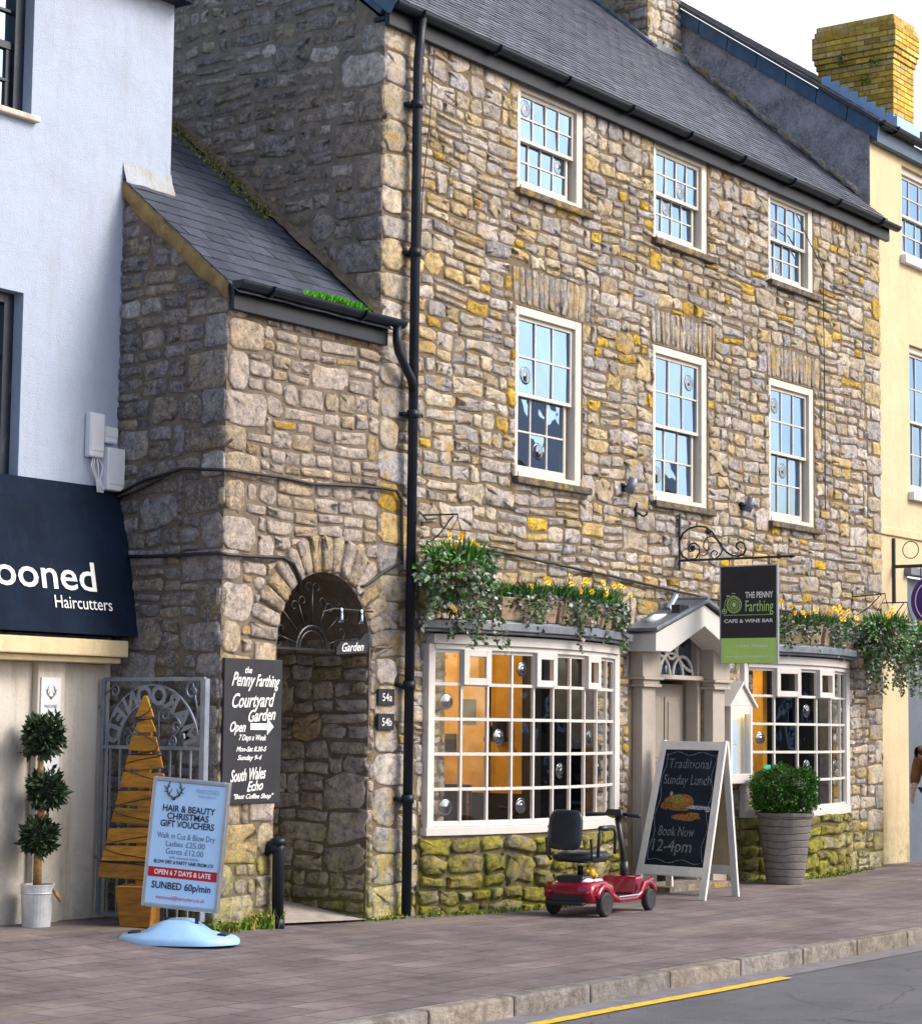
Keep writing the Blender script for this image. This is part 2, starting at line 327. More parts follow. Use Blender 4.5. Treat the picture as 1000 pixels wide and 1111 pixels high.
# ---------------------------------------------------------------- stone walls
def pal_main():
    r=rng.random();k=U(.72,1.2)
    if r<.42:c=(.70,.63,.58)
    elif r<.66:c=(.75,.645,.50)
    elif r<.82:c=(.56,.53,.55)
    elif r<.92:c=(.74,.58,.34)
    elif r<.955:c=(.76,.56,.24)
    else:c=(.86,.54,.04)
    return tuple(x*k for x in c)
def pal_lean():
    r=rng.random();k=U(.75,1.15)
    if r<.68:c=(.60,.51,.45)
    elif r<.90:c=(.60,.48,.35)
    elif r<.985:c=(.55,.40,.20)
    else:c=(.62,.38,.06)
    return tuple(x*k for x in c)
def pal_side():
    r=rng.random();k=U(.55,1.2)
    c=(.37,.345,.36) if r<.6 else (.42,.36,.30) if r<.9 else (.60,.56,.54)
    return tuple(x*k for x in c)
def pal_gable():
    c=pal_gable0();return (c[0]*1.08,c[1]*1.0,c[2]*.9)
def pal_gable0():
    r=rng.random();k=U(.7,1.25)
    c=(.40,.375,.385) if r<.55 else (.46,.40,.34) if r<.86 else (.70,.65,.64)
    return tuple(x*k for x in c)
def pal_moss():
    r=rng.random();k=U(.7,1.2)
    c=(.30,.25,.15) if r<.5 else (.36,.34,.09) if r<.8 else (.5,.44,.36)
    return tuple(x*k for x in c)
def stone(mb,w,h,xf,mp,col,dep=.016,jit=.1,push=None,flip=False):
    m=min(w,h);r=m*U(.08,.36);pts=[]
    hx,hy=w/2,h/2
    for cx,cy,a0 in((hx-r,hy-r,0),(-hx+r,hy-r,90),(-hx+r,-hy+r,180),(hx-r,-hy+r,270)):
        k=U(.8,1.0)
        for a in(10,45,80): 
            t=R(a0+a);pts.append([(cx+r*math.cos(t))*1.0,(cy+r*math.sin(t))*k if a==45 else cy+r*math.sin(t)])
        # mid-edge point
        nx={0:(0,hy),90:(-hx,0),180:(0,-hy),270:(hx,0)}[a0]
        if (w if a0 in(0,180) else h)>.12: pts.append([nx[0]+U(-.2,.2)*(w if a0 in(0,180) else 0),nx[1]+U(-.15,.15)*(h if a0 in (90,270) else 0)])
    j=m*jit
    for p in pts:p[0]+=U(-j,j);p[1]+=U(-j,j)
    n=len(pts);e=dep*U(.6,1.5);tx=U(-.006,.006)/max(hx,.05);ty=U(-.004,.005)/max(hy,.05)
    i1=min(.007,m*.09);i2=min(.019,m*.2)
    rings=[(0,-.035),(0.001,e*.1),(i1,e*.8),(i2,e*1.1)]
    vs=[]
    for ins,d in rings:
        sx=1-ins*2/w;sy=1-ins*2/h
        for p in pts:
            a,b=p[0]*sx,p[1]*sy;u,v=xf(a,b)
            if push:u,v=push(u,v)
            dd=d+(tx*a+ty*b+U(-.004,.004) if d>0 else 0);vs.append(mp(u,v,dd))
    for p in pts:
        a,b=p[0]*.45,p[1]*.45;u,v=xf(a,b)
        if push:u,v=push(u,v)
        vs.append(mp(u,v,e*1.2+tx*a+ty*b+U(-.005,.006)))
    u,v=xf(0,0)
    if push:u,v=push(u,v)
    vs.append(mp(u,v,e*1.25))
    fs=[]
    for q in range(4):
        for i in range(n):
            f=(q*n+i,q*n+(i+1)%n,(q+1)*n+(i+1)%n,(q+1)*n+i);fs.append(f[::-1] if flip else f)
    for i in range(n):
        f=(4*n+i,4*n+(i+1)%n,5*n);fs.append(f[::-1] if flip else f)
    mb.add(vs,fs,col)
def subtract(rect,hole):
    a,b,c,d=rect;e,f,g,h=hole
    if a>=f or b<=e or c>=h or d<=g:return [rect]
    o=[]
    if a<e:o.append((a,e,c,d))
    if b>f:o.append((f,b,c,d))
    x0,x1=max(a,e),min(b,f)
    if c<g:o.append((x0,x1,c,g))
    if d>h:o.append((x0,x1,h,d))
    return [q for q in o if q[1]-q[0]>.055 and q[3]-q[2]>.045]
def layout(u0,u1,v0,v1,bh,bw,single=.2):
    out=[];v=v0
    while v<v1-.01:
        h=U(*bh)
        if v+h>v1-.12:h=v1-v
        u=u0
        while u<u1-.01:
            w=U(*bw)
            if u+w>u1-.15:w=u1-u
            r=rng.random()
            if h<.16 or (r<single and w>h*1.15): out.append((u,u+w,v,v+h))
            elif r<.93:
                m=v+h*U(.36,.64)
                for c,d in((v,m),(m,v+h)):
                    if w>.34 and rng.random()<.62:
                        k=u+w*U(.35,.65);out+=[(u,k,c,d),(k,u+w,c,d)]
                    else:out.append((u,u+w,c,d))
            elif r<.955:
                k=u+w*U(.3,.7);m=v+h*U(.35,.65);out+=[(u,k,v,v+h),(k,u+w,v,m),(k,u+w,m,v+h)]
            else:
                a=v+h*U(.28,.38);b_=v+h*U(.6,.72);out+=[(u,u+w,v,a),(u,u+w,a,b_),(u,u+w,b_,v+h)]
            u+=w
        v+=h
    return out
def stones(mb,rects,mp,pal,holes=(),inside=None,push=None,gap=.0085,wa=.026,flip=False,dep=.013,jit=.13,seed=0):
    for h in holes:
        nr=[]
        for r_ in rects:nr+=subtract(r_,h)
        rects=nr
    for a,b,c,d in rects:
        cu,cv=(a+b)/2,(c+d)/2
        if inside and not inside(cu,cv):continue
        g=gap*U(.7,1.6)
        w,h=b-a-2*g,d-c-2*g
        if w<.03 or h<.03:continue
        def xf(x,y,cu=cu,cv=cv,rot=U(-.03,.03)):
            u,v=cu+x-y*rot,cv+y+x*rot
            dm=1.
            for e,f,gg,hh in holes:
                du=max(e-u,u-f,0);dv=max(gg-v,v-hh,0);dm=min(dm,math.hypot(du,dv)/.15)
            nv=noise.noise_vector(V((u*2.6,v*2.6,seed)));n2=noise.noise_vector(V((u*.7,v*.7,seed+9)))
            return u+(nv.x*wa+n2.x*.02)*dm,v+(nv.y*wa*1.1+n2.y*.035)*dm
        stone(mb,w,h,xf,mp,pal(),dep,jit,push,flip)
def sheet(mb,u0,u1,v0,v1,mp,holes=(),reveal=.16,clamp=None,flip=False,step=0):
    us=sorted({u0,u1,*[x for h in holes for x in h[:2] if u0<x<u1]});vs=sorted({v0,v1,*[x for h in holes for x in h[2:] if v0<x<v1]})
    if step:
        us=sorted(set(us)|{u0+i*step for i in range(int((u1-u0)/step))});vs=sorted(set(vs)|{v0+i*step for i in range(int((v1-v0)/step))})
    for i in range(len(us)-1):
        for j in range(len(vs)-1):
            cu,cv=(us[i]+us[i+1])/2,(vs[j]+vs[j+1])/2
            if any(h[0]<cu<h[1] and h[2]<cv<h[3] for h in holes):continue
            q=[(us[i],vs[j]),(us[i+1],vs[j]),(us[i+1],vs[j+1]),(us[i],vs[j+1])]
            if clamp:
                q=[clamp(*p) for p in q]
                if abs(q[2][1]-q[1][1])+abs(q[3][1]-q[0][1])<1e-6:continue
            P=[mp(a,b,0) for a,b in q];mb.poly(P[::-1] if flip else P)
    for a,b,c,d in holes:
        for (p,q) in(((a,c),(a,d)),((a,d),(b,d)),((b,d),(b,c)),((b,c),(a,c))):
            mb.poly([mp(p[0],p[1],0),mp(q[0],q[1],0),mp(q[0],q[1],-reveal),mp(p[0],p[1],-reveal)])
FR=lambda y:(lambda u,v,d:(u,y-d,v))      # faces -Y
SD=lambda x:(lambda u,v,d:(x-d,u,v))      # faces -X ; u=Y
def gz(x,y):
    """pavement height"""
    k=min(1,max(0,-x/1.9));k=k*k*(3-2*k);f=min(1,max(0,(y+.7)/1.3));f=f*f*(3-2*f);return .085*k*f
# ---------------------------------------------------------------- leaves
def leaf(mb,p,d,L,W,col,up=None,fold=.25):
    d=V(d).normalized();u=V(up) if up else V((U(-1,1),U(-1,1),U(-1,1)))
    a=d.cross(u)
    if a.length<1e-3:a=V((1,0,0))
    a.normalize();n=a.cross(d);p=V(p)
    mb.add([p,p+d*L*.5+a*W*.5+n*W*fold,p+d*L,p+d*L*.5-a*W*.5+n*W*fold,p+d*L*.5],[(0,1,4),(1,2,4),(2,3,4),(3,0,4)],col)
def rdir():
    z=U(-1,1);t=U(0,2*PI);r=math.sqrt(1-z*z);return V((r*math.cos(t),r*math.sin(t),z))
def blade(mb,p,h,lean,w,col):
    p=V(p);l=V(lean);a=V((l.y,-l.x,0));a=a.normalized() if a.length>1e-4 else V((1,0,0))
    t=U(0,PI);a=V((math.cos(t),math.sin(t),0))
    q=[p,p+l*.35+V((0,0,h*.55)),p+l+V((0,0,h))]
    mb.add([q[0]-a*w,q[0]+a*w,q[1]+a*w,q[1]-a*w,q[2]],[(0,1,2,3),(3,2,4)],col)
def vary(c,k=.25): f=U(1-k,1+k);return tuple(x*f*U(.93,1.07) for x in c)
def ivy(mb,start,length,side,out):
    p=V(start);pts=[p.copy()];L=0
    while L<length:
        s=.03;p=p+V((U(-.022,.022)+side*.012,U(-.012,.012)-out*.012*max(0,1-L/.15),-s));L+=s;pts.append(p.copy())
        for _ in range(rng.choice((2,3,3,4))):
            r=rng.random();c=(.07,.15,.045) if r<.4 else (.12,.2,.09) if r<.65 else (.38,.41,.36) if r<.9 else (.22,.10,.12)
            leaf(mb,p+V((U(-.03,.03),U(-.03,.02),U(-.02,.02))),(U(-1,1),-abs(U(0,1)),U(-1,.4)),U(.03,.058),U(.028,.048),vary(c),fold=.1)
    mb.tube(pts,.0025,4,col=(.15,.10,.06))
def daff_bed(mb,x0,x1,yf,z,dens=90,h=(.12,.26)):
    for _ in range(int((x1-x0)*dens*6)):
        x=U(x0,x1);y=yf(x)+U(-.07,.07);r=rng.random()
        c=(.035,.13,.015) if r<.6 else (.07,.20,.03) if r<.9 else (.16,.22,.05)
        blade(mb,(x,y,z),U(*h),(U(-.08,.08),U(-.08,.05),0),U(.004,.008),vary(c))
def flowers(mb,x0,x1,yf,z,n,h=(.14,.27)):
    for _ in range(n):
        x=U(x0,x1);p=V((x,yf(x)+U(-.08,.05),z+U(*h)));c=rng.choice([(.85,.58,.01),(.88,.66,.05),(.86,.62,.02),(.75,.36,.01)])
        mb.tube([(p.x+U(-.02,.02),p.y+.01,z),p],.0025,4,col=(.06,.15,.03))
        d=V((U(-.8,.2),-1,U(-.2,.5))).normalized();a=d.cross(V((0,0,1))).normalized();b=a.cross(d)
        for k in range(6):
            t=k*PI/3;leaf(mb,p,a*math.cos(t)+b*math.sin(t)+d*.2,U(.028,.040),.024,c,up=d,fold=0)
        mb.tube([p,p+d*.02],[.007,.010],6,col=(.75,.30,.005))
# ---------------------------------------------------------------- text
def text(mb,s,size,right,up,org,align='CENTER',width=None,shear=0,bold=0,col=None,space=1):
    cu=bpy.data.curves.new('t','FONT');cu.body=s;cu.size=size;cu.shear=shear;cu.offset=bold;cu.align_x=align;cu.resolution_u=3;cu.space_character=space
    o=bpy.data.objects.new('t',cu);COL.objects.link(o)
    me=bpy.data.meshes.new_from_object(o.evaluated_get(bpy.context.evaluated_depsgraph_get()))
    xs=[v.co.x for v in me.vertices]
    sx=1
    if width and xs: sx=width/(max(xs)-min(xs))
    right=V(right);up=V(up);org=V(org)
    mb.add([org+right*(v.co.x*sx)+up*v.co.y for v in me.vertices],[tuple(p.vertices) for p in me.polygons],col)
    bpy.data.objects.remove(o);bpy.data.curves.remove(cu);bpy.data.meshes.remove(me)
XF=(V((1,0,0)),V((0,0,1)))       # facing -Y
XS=(V((0,-1,0)),V((0,0,1)))      # facing -X
# ================================================================ SETTING
mb=MB();mb.poly([(-150,-120,-.4),(200,-120,-.4),(200,150,-.4),(-150,150,-.4)]);tag(obj('ground',mb,paint('far_ground',(.12,.11,.10),.9)),kind='structure')
mb=MB();mb.poly([(-40,-10.4,-.115),(60,-10.4,-.115),(60,-3.72,-.115),(-40,-3.72,-.115)]);tag(obj('road',mb,M['asphalt']),kind='structure')
mb=MB();mb.poly([(-40,-4.02,-.111),(60,-4.02,-.111),(60,-3.74,-.111),(-40,-3.74,-.111)]);tag(obj('drainage_channel',mb,M['gutterstrip']),kind='structure')
mb=MB()
P0=(-9.,-4.04);P1=(-.52,-4.13);nseg=120
for i in range(nseg):
    a=i/nseg;b=(i+1)/nseg;xa=P0[0]+(P1[0]-P0[0])*a;xb=P0[0]+(P1[0]-P0[0])*b;w=.05
    ya=-4.075+.006*math.sin(a*19);yb=-4.075+.006*math.sin(b*19)
    wa_=w+.007*noise.noise(V((xa*9,0,0)));wb_=w+.007*noise.noise(V((xb*9,0,0)));mb.poly([(xa,ya-wa_,-.107),(xb,yb-wb_,-.107),(xb,yb+wb_,-.107),(xa,ya+wa_,-.107)])
tag(obj('yellow_line',mb,M['yline']),kind='structure')
mb=MB();nx,ny=90,24
g=[[None]*(ny+1) for _ in range(nx+1)];xs=[-14+ i*(24/nx) for i in range(nx+1)];ys=[-3.66+j*(8/ny) for j in range(ny+1)]
vs=[(x,y,gz(x,y)+.005*noise.noise(V((x*.8,y*.8,0)))) for x in xs for y in ys];vs+=[]
mb.add(vs,[(i*(ny+1)+j,(i+1)*(ny+1)+j,(i+1)*(ny+1)+j+1,i*(ny+1)+j+1) for i in range(nx) for j in range(ny)])
mb.poly([(10,-3.66,0),(50,-3.66,0),(50,4,0),(10,4,0)]);mb.poly([(-40,-3.66,0),(-14,-3.66,0),(-14,4,0),(-40,4,0)])
tag(obj('pavement',mb,M['pavement'],smooth=True),kind='structure')
mb=MB();mb.box(-40,60,-16,-10.4,-.3,0);tag(obj('opposite_pavement',mb,M['pavement']),kind='structure')
mb=MB();x=-12.
while x<30:
    L=U(.78,.98);k=U(.75,1.1);c=rng.choice([(.30,.27,.24),(.27,.25,.235),(.33,.285,.235)]);dz=U(-.004,.004)
    mb.box(x+.006,x+L-.006,-3.785+U(-.006,.006),-3.64,-.2,.004+dz,tuple(q*k for q in c));x+=L
mb.box(-40,-12.02,-3.785,-3.64,-.2,.0,(.28,.26,.24));mb.box(-12,30,-3.77,-3.65,-.2,-.012,(.05,.045,.04))
tag(obj('kerb',mb,M['kerb'],bevel=.016),kind='structure')
# ================================================================ MAIN STONE BUILDING
WIN=[(2.013,3.137),(4.463,5.562),(6.935,8.02)];ZU=(6.573,7.60);ZL=(3.882,5.477)
main=thing('stone_building','three storey rubble stone cafe building with six sash windows and two bow windows','building')
H0=7.62;BAYL=(.746,3.651,.27);BAYR=(6.33,8.67,.23)
holes=[(a,b,*ZU) for a,b in WIN]+[(a,b,*ZL) for a,b in WIN]+[(.98,3.42,.72,2.30),(6.55,8.45,.72,2.30),(4.42,5.46,-.1,2.62)]
lint=[(a-.06,b+.14,ZL[1],ZL[1]+.36) for a,b in WIN]
mp=FR(0)
mb=MB();sheet(mb,0,9.78,-.3,H0,mp,holes,.16);obj('mortar',mb,M['mortar'],main)
mb=MB()
qh=[];v=-.05;k=0
while v<H0-.05:
    h=U(.2,.34);h=min(h,H0-v);w=(.5,.3)[k%2]*U(.85,1.1);qh.append((-.012,w,v,v+h));v+=h;k+=1
v=-.05;k=0
while v<H0-.05:
    h=U(.17,.3);h=min(h,H0-v);w=(.42,.26)[k%2]*U(.85,1.1);qh.append((9.79-w,9.79,v,v+h));v+=h;k+=1
stones(mb,qh,mp,pal_main,holes=(),gap=.006,wa=.0,jit=.06,seed=1)
body=layout(.27,9.55,-.05,H0,(.18,.29),(.22,.50),.10)
cover=holes+lint+[(a,b,c,d) for a,b,c,d in qh]+[(4.0,5.95,-.1,2.6),(.62,3.8,-.1,.7),(6.25,8.8,-.1,.7)]
stones(mb,body,mp,pal_main,holes=cover,wa=.022,seed=1)
obj('front_wall',mb,M['stone'],main,smooth=True)
for (a,b,c,d) in lint:
    mb=MB();x=a
    while x<b-.02:
        w=min(U(.075,.12),b-x);
        if b-x-w<.04:w=b-x
        kk=U(.7,1.15);cc=rng.choice([(.64,.57,.50),(.70,.61,.50),(.56,.52,.50),(.66,.54,.36)]);e=(x-(a+b)/2)*.10
        def xf(p,q,cx=x+w/2,cy=(c+d)/2+.01,e=e):return cx+p+(q)*e,cy+q
        stone(mb,w-.008,(d-c)*U(.9,1.),xf,mp,tuple(q*kk for q in cc),.010,.05);x+=w
    obj('lintel',mb,M['stone'],main,smooth=True)
# gable side (faces -X)
RS=.87
def zr(y): return 7.60+.84*max(y,0) if y<4.3 else 7.6+.84*4.3-.84*(y-4.3)
mb=MB()
for i in range(17):
    y0=i*.5;y1=y0+.5;mb.poly([(0,y0,-.3),(0,y0,zr(y0)),(0,y1,zr(y1)),(0,y1,-.3)])
mb.poly([(0,8.5,-.3),(0,8.5,zr(8.5)),(9.78,8.5,zr(8.5)),(9.78,8.5,-.3)]);mb.poly([(9.78,0,-.3),(9.78,0,zr(0)),(9.78,4.3,zr(4.3)),(9.78,8.5,zr(8.5)),(9.78,8.5,-.3)])
obj('gable_mortar',mb,M['mortar_side'],main)
mb=MB();sq=[(-.012,(.28,.5)[i%2]*U(.85,1.1),c,d) for i,(a,b,c,d) in enumerate(qh[:60]) if c<H0-.1 and a<.5]
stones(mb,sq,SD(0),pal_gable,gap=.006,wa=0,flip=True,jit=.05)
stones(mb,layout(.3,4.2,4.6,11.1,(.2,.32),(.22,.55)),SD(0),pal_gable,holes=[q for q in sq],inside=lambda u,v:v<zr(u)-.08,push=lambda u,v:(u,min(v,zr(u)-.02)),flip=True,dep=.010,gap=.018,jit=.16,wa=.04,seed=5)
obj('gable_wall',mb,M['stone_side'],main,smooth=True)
# roof of slates
def slates(mb,x0,x1,y0,y1,zf,gauge,w,pal,th=.012,skip=None):
    """slates lie on plane z=zf(y) between y0..y1"""
    s=(zf(y1)-zf(y0))/(y1-y0);L=math.hypot(1,s);dy=gauge/L;n=int((y1-y0)/dy)
    up=V((0,1/L,s/L));nor=V((0,-s/L,1/L))
    for i in range(n+1):
        y=y0+i*dy;x=x0-(w/2 if i%2 else 0)
        while x<x1:
            a=max(x,x0)+.002;b=min(x+w,x1)-.002;x+=w
            if b-a<.03 or (skip and skip((a+b)/2,y)):continue
            t=U(-.004,.004);p=V((0,y,zf(y)))+up*U(-.004,.004)+nor*(th+.004);q=p+up*(gauge*1.25)-nor*(th*.9)
            c=pal();o=nor*th
            vs=[V((a,0,0))+p+nor*t,V((b,0,0))+p-nor*t,V((b,0,0))+q,V((a,0,0))+q];vs+=[k-o for k in vs]
            mb.add(vs,[(0,1,2,3),(0,4,5,1),(1,5,6,2),(3,7,4,0)],c)
def pal_slate(): k=U(.6,1.3);return (.095*k,.105*k,.14*k)
def pal_slate2(): k=U(.65,1.25);return (.055*k,.065*k,.095*k)
zmr=lambda y:7.80+RS*(y+.1)
mb=MB();slates(mb,-.06,9.80,-.12,4.3,zmr,.105,.24,pal_slate)
mb.poly([(-.06,4.3,zmr(4.3)),(9.8,4.3,zmr(4.3)),(9.8,8.6,zmr(0)),(-.06,8.6,zmr(0))],(.1,.11,.13))
obj('roof',mb,M['slate'],main)
mb=MB();mb.bar((-.07,-.15,7.70),(-.07,4.3,zmr(4.3)-.08),.05,.17);mb.bar((-.04,-.02,7.69),(-.04,4.3,zmr(4.3)-.16),.05,.10);obj('bargeboard',mb,M['barge'],main,bevel=.004)
mb=MB();mb.box(-.03,9.93,-.075,-.02,7.555,7.72)
mb.box(-.03,9.93,-.02,.10,7.605,7.64);obj('fascia',mb,M['gutter'],main,bevel=.004)
def gutter(x0,x1,y,z,r,name,parent,slope=0):
    mb=MB();n=10;seg=16;vs=[]
    for i in range(seg+1):
        x=x0+(x1-x0)*i/seg
        for rr in(r,r*.86):
            for j in range(n+1):
                t=PI+PI*j/n;vs.append((x,y+rr*math.cos(t),z+slope*i/seg+rr*math.sin(t)))
    m=2*(n+1);fs=[]
    for i in range(seg):
        for o in(0,n+1):
            for j in range(n):fs.append((i*m+o+j,(i+1)*m+o+j,(i+1)*m+o+j+1,i*m+o+j+1))
        for j in(0,n):fs.append((i*m+j,(i+1)*m+j,(i+1)*m+n+1+j,i*m+n+1+j))
    for i in(0,seg):
        fs.append(tuple(i*m+j for j in range(n+1)))
    mb.add(vs,fs)
    x=x0+.35
    while x<x1:
        for k in range(9):
            t=PI+PI*k/9;t2=PI+PI*(k+1)/9;mb.bar((x,y+r*1.06*math.cos(t),z+r*1.06*math.sin(t)),(x,y+r*1.06*math.cos(t2),z+r*1.06*math.sin(t2)),.045,.012,up=(1,0,0))
        x+=1.15
    return obj(name,mb,M['gutter'],parent,smooth=False)
gutter(-.05,10.02,-.135,7.745,.062,'gutter',main)
# chimney on main roof (stone) with flashing
mb=MB();mb.box(8.93,9.76,2.78,4.6,9.4,12.6);st=MB()
stones(st,layout(2.78,4.6,9.6,12.6,(.2,.3),(.25,.5)),SD(8.93),pal_gable,flip=True)
stones(st,layout(8.93,9.76,9.6,12.6,(.2,.3),(.25,.5)),FR(2.78),pal_main)
ch=obj('chimney',mb,M['mortar'],main);obj('chimney_stones',st,M['stone'],ch,smooth=True)
mb=MB()
for i in range(14):
    y=2.7+i*.13;mb.obox((8.87,y,zmr(y)+.05),(.05,0,0),(0,.075,.06),(0,-.012,.016))
mb.box(8.85,9.78,2.66,2.78,zmr(2.7)-.02,zmr(2.7)+.07);obj('flashing',mb,M['lead'],ch,bevel=.005)
# drainpipe
mb=MB();mb.tube([(.35,-.135,7.70),(.35,-.11,7.45),(.345,-.10,7.3),(.34,-.10,.02)],.042,12)
for z in(6.9,5.6,4.2,1.9,.95): mb.tube([(.34,-.10,z),(.34,-.10,z+.07)],.054,12);mb.box(.26,.42,-.075,-.01,z+.02,z+.05)
obj('drainpipe',mb,M['gutter'],main,smooth=True)
# sash windows
def sash_window(x0,x1,z0,z1,cols,bulls,parent,y=0,mats=('frame','glass'),rec=.006,split=.5,cream=False,sill=True):
    W=x1-x0;yo=y+rec;mt=M[mats[0]];fw=.085
    mb=MB();mb.box(x0,x0+fw*.7,yo,yo+.13,z0,z1);mb.box(x1-fw*1.25,x1,yo,yo+.13,z0,z1);mb.box(x0+fw*.7,x1-fw*1.25,yo+.001,yo+.13,z1-fw,z1);mb.box(x0+fw*.7,x1-fw*1.25,yo-.01,yo+.13,z0,z0+.05)
    wo=obj('window',mb,mt,parent,bevel=.006)
    ix0=x0+fw*.7;ix1=x1-fw*1.25;iz0=z0+.05;iz1=z1-fw;zm=iz0+(iz1-iz0)*split
    panes=[];gm=MB()
    for nm,(za,zb,yy) in(('upper_sash',(zm-.02,iz1,yo+.035)),('lower_sash',(iz0,zm+.02,yo+.075))):
        mb=MB();r=.038;a,b=ix0,ix1
        if nm=='lower_sash':b=ix1-.045
        mb.box(a,a+r,yy,yy+.035,za,zb);mb.box(b-r,b,yy,yy+.035,za,zb)
        mb.box(a+r,b-r,yy+.0005,yy+.035,zb-r*(1 if nm=='upper_sash' else .9),zb);mb.box(a+r,b-r,yy+.0005,yy+.035,za,za+r*(1.9 if nm=='lower_sash' else .9))
        gx0,gx1=a+r,b-r;gz0,gz1=za+r*(1.9 if nm=='lower_sash' else .9),zb-r
        bw=.018
        for i in range(1,cols):
            x=gx0+(gx1-gx0)*i/cols;mb.box(x-bw/2,x+bw/2,yy+.004,yy+.03,gz0,gz1)
        zz=(gz0+gz1)/2;mb.box(gx0,gx1,yy+.0055,yy+.029,zz-bw/2,zz+bw/2)
        obj(nm,mb,mt,wo,bevel=.003)
        for i in range(cols):
            for j in range(2):
                xa=gx0+(gx1-gx0)*i/cols;xb=gx0+(gx1-gx0)*(i+1)/cols;zA=gz0+(gz1-gz0)*j/2;zB=zA+(gz1-gz0)/2
                t1,t2=U(-.0022,.0022),U(-.003,.003)
                gm.poly([(xa,yy+.018-t1-t2,zA),(xb,yy+.018+t1-t2,zA),(xb,yy+.018+t1+t2,zB),(xa,yy+.018-t1+t2,zB)])
                panes.append(((xa+xb)/2,yy+.016,(zA+zB)/2,(xb-xa)/2))
    obj('glass',gm,M[mats[1]],wo)
    for k in bulls:
        px,py,pz,hw=panes[k];mb=MB();r=min(hw*.72,.085)
        mb.lathe((px,py,pz),[(r,0),(r*.92,-.002),(r*.75,-.0005),(r*.6,-.0025),(r*.42,-.0005),(r*.25,-.004),(r*.05,-.006)],20,axis=(0,1,0))
        obj('bullseye_glass',mb,M['bull'],wo,smooth=True)
    if sill:
        mb=MB();mb.cur=(.20,.165,.13);mb.box(x0-.04,x1+.10,y-.07,y+.06,z0-.07,z0-.003)
        obj('sill',mb,M['sillstone'],wo,bevel=.012)
    return wo
# pane index: upper sash first: i*2+j ; lower offset cols*2
sash_window(*WIN[0],*ZU,4,[1,8+7],main);sash_window(*WIN[1],*ZU,4,[4,8+3],main);sash_window(*WIN[2],*ZU,4,[0,8+2],main)
sash_window(*WIN[0],*ZL,3,[0,6+2],main);sash_window(*WIN[1],*ZL,3,[5,6+0],main);sash_window(*WIN[2],*ZL,3,[1,6+3],main)
# ---- bow windows
def arcf(Xa,Xb,s):
    c=(Xb-Xa)/2;Rr=(c*c+s*s)/(2*s);th=math.asin(c/Rr);cx=Xa+c;cy=-.05+(Rr-s)
    def f(t,o=0):
        a=-th+2*th*t;return (cx+(Rr+o)*math.sin(a),cy-(Rr+o)*math.cos(a))
    return f,Rr*2*th,th,Rr
def slab(mb,f,oo,oi,z0,z1,t0=0,t1=1,n=28,wall=None,col=None):
    vs=[]
    for i in range(n+1):
        t=t0+(t1-t0)*i/n;a=f(t,oo);b=f(t,oi) if wall is None else (f(t,oo)[0],wall)
        vs+=[(a[0],a[1],z0),(b[0],b[1],z0),(b[0],b[1],z1),(a[0],a[1],z1)]
    fs=[(0,1,2,3),(4*n+3,4*n+2,4*n+1,4*n)]
    for i in range(n):
        for k in range(4):fs.append((4*i+k,4*i+4+k,4*i+4+(k+1)%4,4*i+(k+1)%4))
    mb.add(vs,fs,col)
